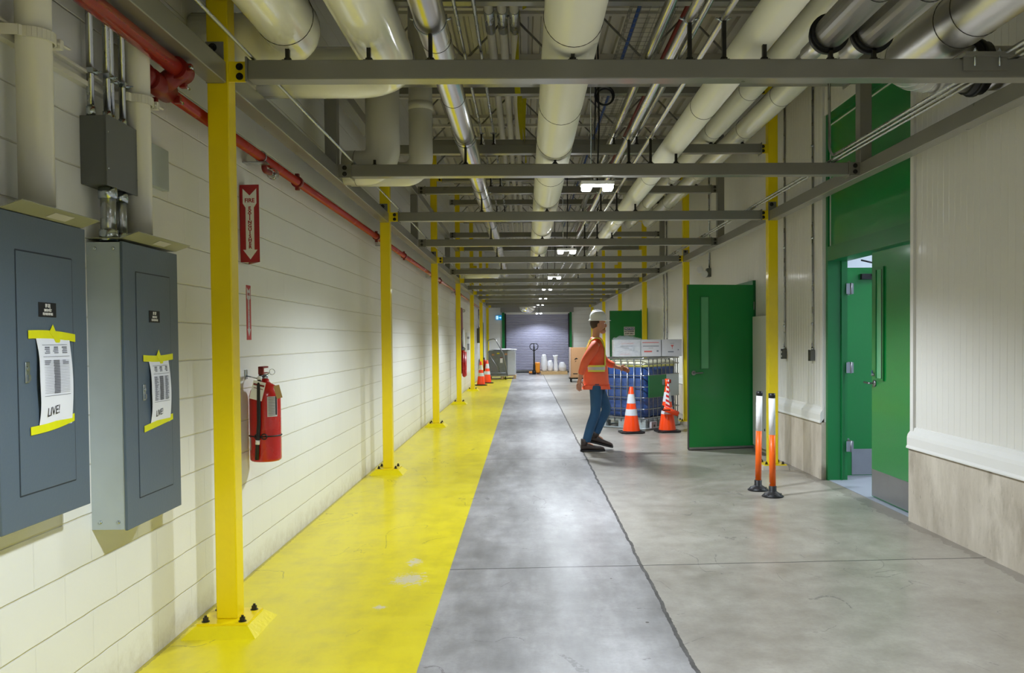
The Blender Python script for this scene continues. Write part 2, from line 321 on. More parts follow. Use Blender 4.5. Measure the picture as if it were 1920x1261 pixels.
# ---------------------------------------------------------------- mesh helpers
ORG = {}                      # world origin of every root / part
def fillet(pts, rad, n=8):
    pts = [V(p) for p in pts]; out = [pts[0]]
    for i in range(1, len(pts)-1):
        a, p, b = pts[i-1], pts[i], pts[i+1]
        u = (a-p).normalized(); v = (b-p).normalized(); ang = u.angle(v)
        if ang > PI-.01: out.append(p); continue
        t = min(rad/math.tan(ang/2), (a-p).length*.49 if i > 1 else (a-p).length*.98, (b-p).length*.49 if i < len(pts)-2 else (b-p).length*.98)
        r = t*math.tan(ang/2); c = p+(u+v).normalized()*(r/math.sin(ang/2))
        s = p+u*t-c; e = p+v*t-c; tot = s.angle(e); ax = s.cross(e).normalized()
        for k in range(n+1): out.append(c+Matrix.Rotation(tot*k/n, 3, ax) @ s)
    out.append(pts[-1]); return out
class MB:
    def __init__(s): s.bm = bmesh.new(); s.mi = 0; s.mats = []
    def use(s, m):
        if m not in s.mats: s.mats.append(m)
        s.mi = s.mats.index(m); return s
    def _f(s, vs, smooth=False):
        try:
            f = s.bm.faces.new(vs); f.material_index = s.mi; f.smooth = smooth
        except ValueError: pass
    def box(s, x0, x1, y0, y1, z0, z1, rz=0.0, piv=None, mtx=None, bev=0.0):
        x0, x1 = sorted((x0, x1)); y0, y1 = sorted((y0, y1)); z0, z1 = sorted((z0, z1))
        c = [V((x, y, z)) for z in (z0, z1) for y in (y0, y1) for x in (x0, x1)]
        if rz:
            pv = V(piv) if piv else V(((x0+x1)/2, (y0+y1)/2, 0)); R = Matrix.Rotation(rz, 3, 'Z')
            c = [pv+R @ (p-pv) for p in c]
        if mtx is not None: c = [mtx @ p for p in c]
        v = [s.bm.verts.new(p) for p in c]; fs = []
        for q in ((0, 2, 3, 1), (4, 5, 7, 6), (0, 1, 5, 4), (2, 6, 7, 3), (0, 4, 6, 2), (1, 3, 7, 5)):
            f = s.bm.faces.new([v[i] for i in q]); f.material_index = s.mi; fs.append(f)
        if bev:
            es = list({e for f in fs for e in f.edges})
            r = bmesh.ops.bevel(s.bm, geom=es, offset=bev, segments=2, affect='EDGES', profile=.5)
            for f in r['faces']: f.material_index = s.mi; f.smooth = True
        return s
    def prism(s, poly, axis, a, b, mtx=None):
        # poly: 2D points in the plane normal to axis ('x': (y,z)  'y': (x,z)  'z': (x,y))
        def P3(p, t):
            q = {'x': (t, p[0], p[1]), 'y': (p[0], t, p[1]), 'z': (p[0], p[1], t)}[axis]
            return mtx @ V(q) if mtx is not None else V(q)
        A = [s.bm.verts.new(P3(p, a)) for p in poly]; B = [s.bm.verts.new(P3(p, b)) for p in poly]
        n = len(poly); s._f(A[::-1]); s._f(B)
        for i in range(n): s._f([A[i], A[(i+1) % n], B[(i+1) % n], B[i]])
        return s
    def tube(s, pts, r, seg=16, cap=True, smooth=True, flat=1.0):
        pts = [V(p) for p in pts]; P = [pts[0]]
        for p in pts[1:]:
            if (p-P[-1]).length > 1e-5: P.append(p)
        pts = P; n = len(pts); rs = r if isinstance(r, (list, tuple)) else [r]*n
        t0 = (pts[1]-pts[0]).normalized(); up = V((0, 0, 1)) if abs(t0.z) < .9 else V((1, 0, 0))
        nx = t0.cross(up).normalized(); rings = []
        for i in range(n):
            if i == 0: t = t0
            elif i == n-1: t = (pts[i]-pts[i-1]).normalized()
            else: t = ((pts[i]-pts[i-1]).normalized()+(pts[i+1]-pts[i]).normalized()).normalized()
            nx = (nx-t*nx.dot(t)).normalized(); ny = t.cross(nx)
            rings.append([s.bm.verts.new(pts[i]+(nx*math.cos(2*PI*k/seg)+ny*math.sin(2*PI*k/seg)*flat)*rs[i]) for k in range(seg)])
        for i in range(n-1):
            for k in range(seg): s._f([rings[i][k], rings[i][(k+1) % seg], rings[i+1][(k+1) % seg], rings[i+1][k]], smooth)
        if cap: s._f(rings[0][::-1]); s._f(rings[-1])
        return s
    def lathe(s, prof, c=(0, 0, 0), axis='z', seg=24, smooth=True, mtx=None, cap=True):
        c = V(c); rings = []
        for (r, h) in prof:
            ring = []
            for k in range(seg):
                a = 2*PI*k/seg; ca, sa = math.cos(a)*r, math.sin(a)*r
                q = {'z': (ca, sa, h), 'y': (sa, h, ca), 'x': (h, ca, sa)}[axis]
                q = V(q)
                if mtx is not None: q = mtx @ q
                ring.append(s.bm.verts.new(c+q))
            rings.append(ring)
        for i in range(len(rings)-1):
            for k in range(seg): s._f([rings[i][k], rings[i][(k+1) % seg], rings[i+1][(k+1) % seg], rings[i+1][k]], smooth)
        if cap: s._f(rings[0][::-1]); s._f(rings[-1])
        return s
    def ring(s, c, axis, R, r, seg=28, sec=8, a0=0, a1=2*PI):
        c = V(c); full = abs(a1-a0-2*PI) < 1e-4; pts = []
        for k in range(seg+1):
            a = a0+(a1-a0)*k/seg; ca, sa = math.cos(a)*R, math.sin(a)*R
            pts.append(c+V({'y': (ca, 0, sa), 'x': (0, ca, sa), 'z': (ca, sa, 0)}[axis]))
        return s.tube(pts, r, sec, cap=not full)
    def hexbolt(s, c, d, r=.016, l=.014):
        # hexagon head and washer, pointing along unit vector d from c
        c = V(c); d = V(d)
        s.tube([c, c+d*.003], r*1.45, 14, smooth=False); s.tube([c+d*.003, c+d*l], r, 6, smooth=False)
        s.tube([c+d*l, c+d*(l+.01)], r*.5, 8, smooth=False); return s
    def blob(s, c, rx, ry, rz, jit=0, seed=0, seg=16, rings=10):
        rnd = random.Random(seed); c = V(c); R = []
        for i in range(rings+1):
            th = PI*i/rings; ring = []
            for k in range(seg):
                a = 2*PI*k/seg; j = 1+rnd.uniform(-jit, jit)
                ring.append(s.bm.verts.new(c+V((rx*math.sin(th)*math.cos(a)*j, ry*math.sin(th)*math.sin(a)*j, rz*math.cos(th)*(1+rnd.uniform(-jit, jit)*.4)))))
            R.append(ring)
        for i in range(rings):
            for k in range(seg): s._f([R[i][k], R[i+1][k], R[i+1][(k+1) % seg], R[i][(k+1) % seg]], True)
        return s
    def build(s, name, m=None, parent=None, origin=None, fix=True):
        if fix:
            bmesh.ops.remove_doubles(s.bm, verts=s.bm.verts, dist=1e-6)
            bmesh.ops.recalc_face_normals(s.bm, faces=s.bm.faces)
        if parent is not None: org = ORG[parent.name]
        elif origin is not None: org = V(origin)
        else:
            vs = [v.co for v in s.bm.verts]
            org = V(((min(v.x for v in vs)+max(v.x for v in vs))/2, (min(v.y for v in vs)+max(v.y for v in vs))/2, min(v.z for v in vs)))
        bmesh.ops.translate(s.bm, verts=s.bm.verts, vec=-org)
        me = bpy.data.meshes.new(name); s.bm.to_mesh(me); s.bm.free()
        ms = s.mats or [m]
        for x in ms: me.materials.append(M[x] if isinstance(x, str) else x)
        o = bpy.data.objects.new(name, me); COL.objects.link(o)
        if parent is not None: o.parent = parent
        else: o.location = org
        ORG[o.name] = org; return o
def mb(m=None):
    k = MB()
    if m: k.use(m)
    return k
def tag(o, label, cat, group=None, kind=None):
    if label: o['label'] = label
    if cat: o['category'] = cat
    if group: o['group'] = group
    if kind: o['kind'] = kind
    return o
def thing(name, loc, label, cat, group=None, kind=None):
    o = bpy.data.objects.new(name, None); COL.objects.link(o); o.location = loc; o.empty_display_size = .1
    ORG[o.name] = V(loc); return tag(o, label, cat, group, kind)
def struct(name, b, m=None):
    o = b.build(name, m, origin=(0, 0, 0)); o['kind'] = 'structure'; return o
def dup(root, loc, label=None, rz=None):
    r = root.copy(); COL.objects.link(r); r.location = loc; ORG[r.name] = V(loc)
    if rz is not None: r.rotation_euler = (0, 0, rz)
    if label: r['label'] = label
    for ch in list(root.children):
        c = ch.copy(); COL.objects.link(c); c.parent = r
        for g in ch.children:
            d = g.copy(); COL.objects.link(d); d.parent = c
    return r
def text(s, size, c, u, v, m, parent, name='lettering', sx=1.0, depth=.0006, spacing=1.0, bold=0):
    cu = bpy.data.curves.new('t', 'FONT'); cu.body = s; cu.size = size; cu.align_x = 'CENTER'; cu.align_y = 'CENTER'
    cu.extrude = depth; cu.space_character = spacing; cu.offset = bold; cu.resolution_u = 3
    to = bpy.data.objects.new('t', cu); COL.objects.link(to)
    dg = bpy.context.evaluated_depsgraph_get(); me = bpy.data.meshes.new_from_object(to.evaluated_get(dg))
    bpy.data.objects.remove(to); bpy.data.curves.remove(cu)
    u = V(u).normalized(); v = V(v).normalized(); n = u.cross(v)
    mt = Matrix((u*sx, v, n)).transposed().to_4x4(); mt.translation = V(c)-ORG[parent.name]
    me.transform(mt); me.materials.clear(); me.materials.append(M[m])
    o = bpy.data.objects.new(name, me); COL.objects.link(o); o.parent = parent; ORG[o.name] = ORG[parent.name]
    return o
def skin_obj(name, pts, edges, m, parent, root=0, sub=2):
    # pts: [(co, rx, ry)], one continuous skinned surface
    me = bpy.data.meshes.new('s'); org = ORG[parent.name]
    me.from_pydata([V(p[0])-org for p in pts], edges, []); o = bpy.data.objects.new('s', me); COL.objects.link(o)
    sk = o.modifiers.new('k', 'SKIN'); sk.use_smooth_shade = True; sk.branch_smoothing = .6
    sd = o.modifiers.new('d', 'SUBSURF'); sd.levels = sub; sd.render_levels = sub
    for i, p in enumerate(pts):
        sv = me.skin_vertices[0].data[i]; sv.radius = (p[1], p[2]); sv.use_root = (i == root)
    dg = bpy.context.evaluated_depsgraph_get(); m2 = bpy.data.meshes.new_from_object(o.evaluated_get(dg))
    bpy.data.objects.remove(o); m2.materials.clear(); m2.materials.append(M[m])
    for f in m2.polygons: f.use_smooth = True
    r = bpy.data.objects.new(name, m2); COL.objects.link(r); r.parent = parent; ORG[r.name] = org
    return r
ORD = ['nearest', 'second', 'third', 'fourth', 'fifth', 'sixth', 'seventh', 'eighth', 'ninth', 'tenth', 'eleventh', 'twelfth', 'thirteenth', 'fourteenth', 'fifteenth']

# ================================================================ the setting
YB, YE, ZC = -5.0, 38.2, 5.6
b = mb('floor'); b.box(-1.9, 3.42, YB, YE+.2, -.12, 0); struct('floor', b)
b = mb('block'); b.box(-2.0, -1.81, YB, YE, 0, ZC); struct('wall_left', b)
b = mb('block'); b.box(-2.0, 3.5, YB-.2, YB, 0, ZC); struct('wall_back', b)
b = mb('block')
b.box(-2.0, -.93, YE, YE+.2, 0, ZC); b.box(2.03, 3.5, YE, YE+.2, 0, ZC); b.box(-.93, 2.03, YE, YE+.2, 2.66, ZC); struct('wall_end', b)
XP = 3.17
def panel_wall(b, y0, y1, z0, z1, pitch=.085):
    ys = []; y = math.ceil(y0/pitch)*pitch
    prof = [(XP, y0)]
    while y < y1-.02:
        if y > y0+.02: prof += [(XP, y-.008), (XP+.0025, y-.002), (XP+.0025, y+.002), (XP, y+.008)]
        y += pitch
    prof.append((XP, y1))
    lo = [b.bm.verts.new((p[0], p[1], z0)) for p in prof]; hi = [b.bm.verts.new((p[0], p[1], z1)) for p in prof]
    for i in range(len(prof)-1): b._f([lo[i], hi[i], hi[i+1], lo[i+1]])
    bk = [b.bm.verts.new(p) for p in ((3.40, y0, z0), (3.40, y1, z0), (3.40, y1, z1), (3.40, y0, z1))]
    b._f(bk); b._f([lo[0], bk[0], bk[3], hi[0]]); b._f([lo[-1], hi[-1], bk[2], bk[1]])
    b._f([hi[0], bk[3], bk[2]]+hi[::-1]); b._f(lo+[bk[1], bk[0]])
D1 = (6.79, 8.81); D2 = (11.45, 12.95); D3 = (21.6, 22.7)
b = mb('cream_panel')
SEG = [(YB, D1[0]), (D1[1], D2[0]), (D2[1], D3[0]), (D3[1], YE)]
for y0, y1 in SEG: panel_wall(b, y0, y1, .61, ZC)
panel_wall(b, D1[0]+.0005, D1[1]-.0005, 3.84, ZC)
for d in (D2, D3): panel_wall(b, d[0]+.0005, d[1]-.0005, 2.30, ZC)
struct('wall_right', b)
b = mb('curb')
for y0, y1 in SEG: b.box(3.138, 3.40, y0, y1, 0, .608)
struct('baseboard_right', b)
b = mb('flashing')
for y0, y1 in SEG:
    b.prism([(3.172, .775), (3.160, .770), (3.152, .745), (3.130, .715), (3.124, .690), (3.124, .628), (3.116, .612), (3.116, .602), (3.124, .602), (3.138, .612), (3.172, .66)], 'y', y0, y1)
struct('trim_1', b)
# edge trims that close the panel wall at the tall doorway and at the second doorway
b = mb('flashing')
b.box(3.148, 3.172, D1[0]-.055, D1[0]-.001, .74, 4.9)
b.box(3.150, 3.172, D1[1]+.002, D1[1]+.035, .74, 4.9)
struct('trim_2', b)
b = mb('cream_panel'); b.box(3.10, 3.17, 10.72, 11.36, .06, 1.80, bev=.004); b.use('dark'); b.box(3.095, 3.102, 10.77, 10.80, .30, .33)
o = b.build('wall_guard', None, origin=(3.135, 11.04, .06)); tag(o, 'tall white guard panel on the wall beside the open green door', 'wall panel')
# ceiling deck with ribs running along the corridor
b = mb('deck'); pr = []; x = -2.0
while x < 3.6:
    pr += [(x, ZC), (x+.09, ZC), (x+.105, ZC+.06), (x+.15, ZC+.06)]; x += .165
lo = [b.bm.verts.new((p[0], YB, p[1])) for p in pr]; hi = [b.bm.verts.new((p[0], YE, p[1])) for p in pr]
for i in range(len(pr)-1): b._f([lo[i], lo[i+1], hi[i+1], hi[i]])
b.box(-2.0, 3.6, YB, YE, ZC+.075, ZC+.12); struct('ceiling', b)

# rooms behind the side doors
def side_room(y0, y1, n):
    b = mb('room_wall')
    b.box(7.0, 7.1, y0, y1, 0, 3.3); b.box(3.40, 7.1, y1, y1+.1, 0, 3.3); b.box(3.40, 7.1, y0-.1, y0, 0, 3.3); b.box(3.40, 7.1, y0, y1, 3.3, 3.4)
    o = struct('wall_side_room' if n == 0 else 'wall_side_room', b)
    b = mb('room_floor'); b.box(3.42, 7.1, y0, y1, -.1, -.001); struct('floor', b)
side_room(5.4, 10.9, 0); side_room(11.2, 16.0, 1); side_room(20.2, 25.4, 2)
b = mb('room_floor'); b.box(3.20, 3.42, D1[0], D1[1], .0005, .004); struct('trim_3', b)

# ---- doorway 1: tall green frame with a transom and two leaves
def set_struct(o): o['kind'] = 'structure'; return o
d = bpy.data.objects.new('door_1', None); COL.objects.link(d); d.location = (3.3, 7.8, 0); ORG[d.name] = V(d.location); set_struct(d)
b = mb('dark_green'); y0, y1 = D1
fx0, fx1 = 3.185, 3.395
b.box(fx0, fx1, y0+.002, y0+.055, 0, 3.84); b.box(fx0, fx1, y1-.055, y1-.002, 0, 3.84)
b.box(fx0, fx1, y0+.055, y1-.055, 2.31, 2.46); b.box(fx0, fx1, y0+.055, y1-.055, 3.76, 3.84)
b.box(3.325, fx1, y0+.055, y0+.075, 0, 2.31); b.box(3.325, 3.335, y1-.075, y1-.055, 0, 2.31)
fr = b.build('door_frame', None, d)
b = mb('green'); b.box(3.215, 3.24, y0+.058, y1-.058, 2.463, 3.757); tr = b.build('transom_panel', None, d)
b = mb('flashing')
for yy in (y1-.062,): b.box(3.205, 3.214, yy-.010, yy, 2.463, 3.73)
b.box(3.205, 3.214, y0+.07, y1-.062, 3.72, 3.73); b.build('transom_trim', None, tr)
# leaf B (closed, near)
lf = mb('green'); ly0, ly1 = y0+.060, 7.815
lf.box(3.262, 3.305, ly0, ly1, .012, 2.30)
leafB = lf.build('door_leaf', None, d)
b = mb('dark_green'); wy0, wy1, wz0, wz1 = 7.56, 7.70, 1.13, 2.13
for a in ((wy0-.022, wy0, wz0-.022, wz1+.022), (wy1, wy1+.022, wz0-.022, wz1+.022)): b.box(3.248, 3.262, *a)
b.box(3.248, 3.262, wy0, wy1, wz1, wz1+.022); b.box(3.248, 3.262, wy0, wy1, wz0-.022, wz0)
b.build('window_frame', None, leafB)
b = mb('black'); b.box(3.2605, 3.2625, wy0, wy1, wz0, wz1); b.use('glass'); b.box(3.258, 3.2600, wy0+.045, wy1, wz0, wz1); b.build('window_pane', None, leafB)
b = mb('steel'); b.box(3.259, 3.262, ly0+.01, ly1-.01, .02, .27); b.build('kick_plate', None, leafB)
def lever(b, x, y, z, dx, dyl):
    # rose on the door face (normal dx along x), lever along y
    b.lathe([(0.001, 0), (.032, 0), (.032, dx*.010), (.022, dx*.016), (.001, dx*.018)], (x, y, z), 'x', 20)
    b.tube(fillet([(x, y, z), (x+dx*.055, y, z), (x+dx*.055, y+dyl, z+.004)], .014), .0095, 10)
b = mb('steel'); lever(b, 3.262, 7.745, 1.08, -1, .115)
b.tube([(3.262, 7.76, 1.16), (3.245, 7.76, 1.16)], .014, 14); b.build('door_handle', None, leafB)
b = mb('blue_sign'); b.box(3.238, 3.2445, 7.752, 7.768, 1.165, 1.20); b.use('steel'); b.ring((3.24, 7.76, 1.16), 'x', .012, .003, 14, 6); b.build('key_tag', None, leafB)
# leaf A (swung open into the room)
b = mb('green'); b.box(3.455, 4.40, 8.985, 9.03, .012, 2.26); leafA = b.build('door_leaf', None, d)
b = mb('edge'); b.box(3.45, 3.455, 8.985, 9.03, .012, 2.26); b.build('door_edge', None, leafA)
b = mb('steel'); b.box(3.53, 4.36, 8.981, 8.985, .02, .30); b.build('kick_plate', None, leafA)
for hz in (.36, 1.19, 2.02):
    b = mb('steel'); b.box(3.375, 3.452, 8.735, 8.742, hz-.055, hz+.055); b.tube([(3.425, 8.735, hz-.06), (3.425, 8.735, hz+.06)], .009, 10)
    b.box(3.397, 3.475, 8.740, 8.984, hz-.055, hz+.055) if False else b.box(3.425, 3.50, 8.975, 8.983, hz-.055, hz+.055)
    b.box(3.447, 3.455, 8.742, 8.983, hz-.055, hz+.055)
    b.build('hinge', None, leafA)
b = mb('black'); b.tube([(3.70, 8.98, 2.16), (3.86, 8.72, 2.24)], .011, 8); b.tube([(3.86, 8.72, 2.24), (3.42, 8.45, 2.29)], .009, 8); b.box(3.62, 3.82, 8.93, 8.984, 2.13, 2.19)
b.build('door_closer', None, leafA)

# ---- doorway 2: single leaf opened square into the corridor
def open_door(n, y0, y1, tipx, leafy, rot, notice=False):
    d = bpy.data.objects.new('door_%d' % n, None); COL.objects.link(d); d.location = (3.2, y0, 0); ORG[d.name] = V(d.location); set_struct(d)
    b = mb('dark_green'); b.box(3.13, 3.398, y0+.002, y0+.055, 0, 2.30); b.box(3.13, 3.398, y1-.055, y1-.002, 0, 2.30); b.box(3.13, 3.398, y0+.055, y1-.055, 2.245, 2.30)
    b.build('door_frame', None, d)
    R = Matrix.Translation((3.12, leafy, 0)) @ Matrix.Rotation(rot, 4, 'Z')
    L = mb('green'); L.box(-.94, 0, -.022, .022, .012, 2.235, mtx=R); lf = L.build('door_leaf', None, d)
    b = mb('edge'); b.box(-.947, -.94, -.024, .024, .012, 2.235, mtx=R); b.build('door_edge', None, lf)
    if not notice:
        b = mb('dark_green')
        for q in ((-.775, -.762, 1.09, 2.08), (-.658, -.645, 1.09, 2.08), (-.762, -.658, 2.067, 2.08), (-.762, -.658, 1.09, 1.103)): b.box(q[0], q[1], -.030, -.022, q[2], q[3], mtx=R)
        b.build('window_frame', None, lf)
        b = mb('glass'); b.box(-.762, -.658, -.0265, -.0225, 1.103, 2.067, mtx=R); b.build('window_pane', None, lf)
    b = mb('steel'); b.box(-.94, 0, -.027, -.022, .012, .04, mtx=R); b.use('rubber'); b.box(-.94, 0, -.022, .022, .003, .012, mtx=R); b.build('door_sweep', None, lf)
    b = mb('steel')
    for s in (-1, 1):
        c0 = R @ V((-.875, s*.022, 1.045)); n_ = (R.to_3x3() @ V((0, s, 0)))
        b.tube([c0, c0+n_*.016], .030, 20); b.tube(fillet([c0, c0+n_*.055, c0+n_*.055+R.to_3x3() @ V((.115, 0, .002))], .014), .0095, 10)
    b.build('door_handle', None, lf)
    for hz in (.25, 1.1, 1.95):
        b = mb('steel'); c0 = R @ V((.012, -.012, hz)); b.tube([c0-V((0, 0, .055)), c0+V((0, 0, .055))], .009, 10); b.build('hinge', None, lf)
    return d, lf, R
open_door(2, D2[0], D2[1], 2.19, 11.42, math.radians(10.5))
d3, lf3, R3 = open_door(3, D3[0], D3[1], 2.19, 21.55, math.radians(3), True)
b = mb('white'); b.box(-.58, -.30, -.027, -.0225, 1.60, 1.82, mtx=R3); sg = b.build('notice_sign', None, lf3)
b = mb('blue_sign'); b.box(-.57, -.31, -.0285, -.0272, 1.74, 1.81, mtx=R3); b.build('sign_header', None, lf3)
u3 = R3.to_3x3() @ V((1, 0, 0))
text('NOTICE', .065, R3 @ V((-.44, -.0292, 1.775)), u3, (0, 0, 1), 'white', lf3, 'sign_lettering', bold=.002)
text('AUTHORIZED', .05, R3 @ V((-.44, -.0276, 1.705)), u3, (0, 0, 1), 'black_ink', lf3, 'sign_lettering', .8, bold=.002)
text('STAFF ONLY', .05, R3 @ V((-.44, -.0276, 1.645)), u3, (0, 0, 1), 'black_ink', lf3, 'sign_lettering', .8, bold=.002)

# ---- roller door at the far end
d = bpy.data.objects.new('door_4', None); COL.objects.link(d); d.location = (.55, YE, 0); ORG[d.name] = V(d.location); set_struct(d)
b = mb('shutter'); pts = []; z = .13
while z < 2.66:
    pts += [(YE+.05, z), (YE+.035, z+.02), (YE+.035, z+.055), (YE+.05, z+.072)]; z += .075
poly = pts+[(YE+.07, z), (YE+.07, .13)]
b.prism(poly, 'x', -.93, 2.03); b.build('roller_curtain', None, d)
b = mb('steel'); b.box(-.92, 2.02, YE+.02, YE+.08, .05, .13); b.use('rubber'); b.box(-.92, 2.02, YE+.03, YE+.07, 0, .05); b.build('bottom_bar', None, d)
b = mb('black'); b.box(-.93, -.86, YE-.03, YE+.03, 0, 2.7); b.box(1.97, 2.03, YE-.03, YE+.03, 0, 2.7); b.build('guide_rail', None, d)
b = mb('dark_green'); b.box(-1.05, -.93, YE-.05, YE+.01, 0, 2.75); b.box(2.03, 2.13, YE-.05, YE+.01, 0, 2.75); b.build('door_frame', None, d)
b = mb('joist'); b.box(-1.1, 2.2, YE-.4, YE, 2.75, 3.15); b.build('curtain_housing', None, d)
# green door in the left wall, far end
b = mb('dark_green'); b.box(-1.815, -1.77, 34.7, 34.78, 0, 2.25); b.box(-1.815, -1.77, 35.7, 35.78, 0, 2.25); b.box(-1.815, -1.77, 34.78, 35.7, 2.17, 2.25)
b.use('green'); b.box(-1.80, -1.785, 34.78, 35.7, .01, 2.17); struct('door_5', b)

# ================================================================ the pipe rack
BY = [4.37+2.58*k for k in range(14)]      # front faces of the cross beams
CYS = [4.40+5.16*j for j in range(-1, 7)]  # columns
Z1, Z2, Z3 = (2.865, 2.965), (3.62, 3.72), (4.29, 4.39)
bolt_top = ['', ' ']
def column(side, y, idx, first):
    x0, x1 = (-1.635, -1.525) if side == 'left' else (2.795, 2.905)
    xc = (x0+x1)/2; yc = y+.055
    beside = {'left': 'block wall', 'right': 'ribbed white wall'}[side]
    if y < 0: lab = 'yellow square column by the %s just behind the camera' % beside
    else:
        k = idx if side == 'left' else idx
        lab = '%s yellow square steel column from the camera along the %s' % (ORD[k].replace('nearest', 'first'), beside)
        if side == 'left' and k == 0: lab = 'large nearest yellow square steel column between the grey panel and the fire extinguisher'
        if side == 'left' and k == 1: lab = 'yellow square steel column just beyond the fire extinguisher'
        if side == 'right' and k == 1: lab = 'yellow square steel column behind the two orange and white posts'
        if side == 'right' and k == 2: lab = 'yellow square steel column rising behind the nearer open green door leaf'
    t = thing('steel_column', (xc, yc, 0), lab, 'column', 'yellow rack columns')
    b = mb('yellow'); b.box(x0, x1, y, y+.11, .062, 5.0, bev=.006); post = b.build('post', None, t)
    b = mb('yellow'); hp = .07 if side == 'right' and idx == 0 else .13; b.box(xc-hp, xc+hp, yc-hp, yc+hp, .05, .062)
    b.build('base_plate', None, t)
    b = mb('yellow_floor'); pw, pt = .19, .135
    if side == 'right': b = mb('curb'); pw, pt = .15, .14
    if side == 'right' and idx == 0: pw = pt = .07
    A = [b.bm.verts.new((xc+sx*pw, yc+sy*pw, 0)) for sx, sy in ((-1, -1), (1, -1), (1, 1), (-1, 1))]
    B = [b.bm.verts.new((xc+sx*pt, yc+sy*pt, .05)) for sx, sy in ((-1, -1), (1, -1), (1, 1), (-1, 1))]
    b._f(B); b._f(A[::-1])
    for i in range(4): b._f([A[i], A[(i+1) % 4], B[(i+1) % 4], B[i]])
    b.build('grout_pad', None, t)
    if y < 26 and not (side == 'right' and idx == 0):
        for sx in (-1, 1):
            for sy in (-1, 1):
                b = mb('dark'); b.hexbolt((xc+sx*.095, yc+sy*.095, .062), (0, 0, 1), .014, .022); b.build('anchor_bolt', None, t)
    # brackets that carry the cross beams
    s = 1 if side == 'left' else -1; xe = x1 if side == 'left' else x0
    for zz in (Z1, Z2, Z3):
        if y > 24 and zz is Z3: continue
        b = mb('yellow'); b.box(xe, xe+s*.105, y+.012, y+.024, zz[0], zz[1]+.004); br = b.build('beam_bracket', None, t)
        if y < 16:
            for dz in (.027, .077):
                b = mb('dark'); b.hexbolt((xe+s*.055, y+.012, zz[0]+dz), (0, -1, 0), .013, .012); b.build('bolt', None, br)
    # grey splice plate for the long rail
    b = mb('beam'); b.box(x0-.002, x1-.02, y-.007, y-.001, Z1[0]-.012, Z1[1]+.10); pl = b.build('rail_plate', None, t)
    if y < 16:
        b = mb('dark'); b.hexbolt((xc-.02, y-.007, Z1[1]+.07), (0, -1, 0), .015, .014); b.build('bolt', None, pl)
for j, y in enumerate(CYS): column('left', y, j-1, j == 1)
for j, y in enumerate(CYS): column('right', y, j-1, False)

def cross_beam(k, tier, z):
    y = BY[k]; xl, xr = -1.415, 2.705
    nm = {1: 'lowest', 2: 'middle', 3: 'top'}[tier]
    o_ = {1: k, 2: k, 3: k}[tier]
    lab = 'grey cross beam of the %s rack tier, %s from the camera' % (nm, ORD[k].replace('nearest', 'first'))
    t = thing('cross_beam', (.64, y+.05, z[0]), lab, 'beam', 'grey cross beams of the %s tier' % nm)
    b = mb('beam'); b.box(xl, xr, y, y+.10, z[0], z[1], bev=.005); b.build('beam_tube', None, t)
    for xx, s in ((xl, -1), (xr, 1)):
        b = mb('beam'); b.box(xx, xx+s*.009, y-.012, y+.135, z[0]-.014, z[1]+.012); b.build('end_plate', None, t)
    if k % 2:      # mid-bay beams bolt to the long rails with grey cleats
        for xx, s in ((xl-.009, -1), (xr+.009, 1)):
            b = mb('beam'); b.box(xx, xx+s*.10, y+.01, y+.022, z[0]-.004, z[1]+.004); c = b.build('cleat', None, t)
            if k < 6:
                for dz in (.025, .075):
                    b = mb('dark'); b.hexbolt((xx+s*.05, y+.01, z[0]+dz), (0, -1, 0), .013, .012); b.build('bolt', None, c)
for k in range(13): cross_beam(k, 1, Z1)
for k in range(0, 8): cross_beam(k, 2, Z2)
for k in range(1, 7): cross_beam(k, 3, Z3)
for side, x0, x1 in (('left', -1.632, -1.532), ('right', 2.80, 2.90)):
    for j in range(len(CYS)-1):
        ya, yb_ = CYS[j]+.112, CYS[j+1]-.008
        b = mb('beam'); b.box(x0, x1, ya, yb_, 2.852, 2.962, bev=.005)
        o = b.build('rack_rail', None); tag(o, 'grey long rail of the rack on the %s side, %s bay from the camera' % (side, ORD[j]), 'rail', 'grey long rails of the rack')
    if side == 'left':
        for j in range(1, 4):
            ya, yb_ = CYS[j]+.112, CYS[j+1]-.008
            b = mb('beam'); b.box(x0, x1, ya, yb_, 3.61, 3.71, bev=.005)
            o = b.build('rack_rail', None); tag(o, 'upper grey long rail by the block wall, %s bay from the camera' % ORD[j], 'rail', 'upper grey long rails of the rack')
    for n_, k in enumerate((1, 3, 5)):
        y = BY[k]; b = mb('beam'); b.box(x0, x1, y, y+.10, 2.963, 3.609 if side == 'left' else 4.45, bev=.005)
        o = b.build('rack_post', None); tag(o, 'grey upright standing on the %s long rail, %s from the camera' % (side, ORD[n_]), 'post', 'grey rack uprights')

# ---- roof joists
for n_ in range(15):
    y = 2.4+1.62*n_
    t = thing('roof_joist', (.7, y, 5.0), 'grey open web joist under the roof deck, %s from the camera' % ORD[n_], 'joist', 'roof joists')
    b = mb('deck'); b.box(-1.805, 3.165, y-.04, y+.04, 5.54, 5.595); b.build('top_chord', None, t)
    b = mb('deck'); b.box(-1.805, 3.165, y-.035, y+.035, 4.98, 5.02); b.build('bottom_chord', None, t)
    b = mb('joist'); x = -1.8; up = True
    while x < 3.1:
        x2 = min(x+.55, 3.15); b.tube([(x, y, 5.0 if up else 5.56), (x2, y, 5.56 if up else 5.0)], .014, 6); x = x2; up = not up
    b.build('web', None, t)

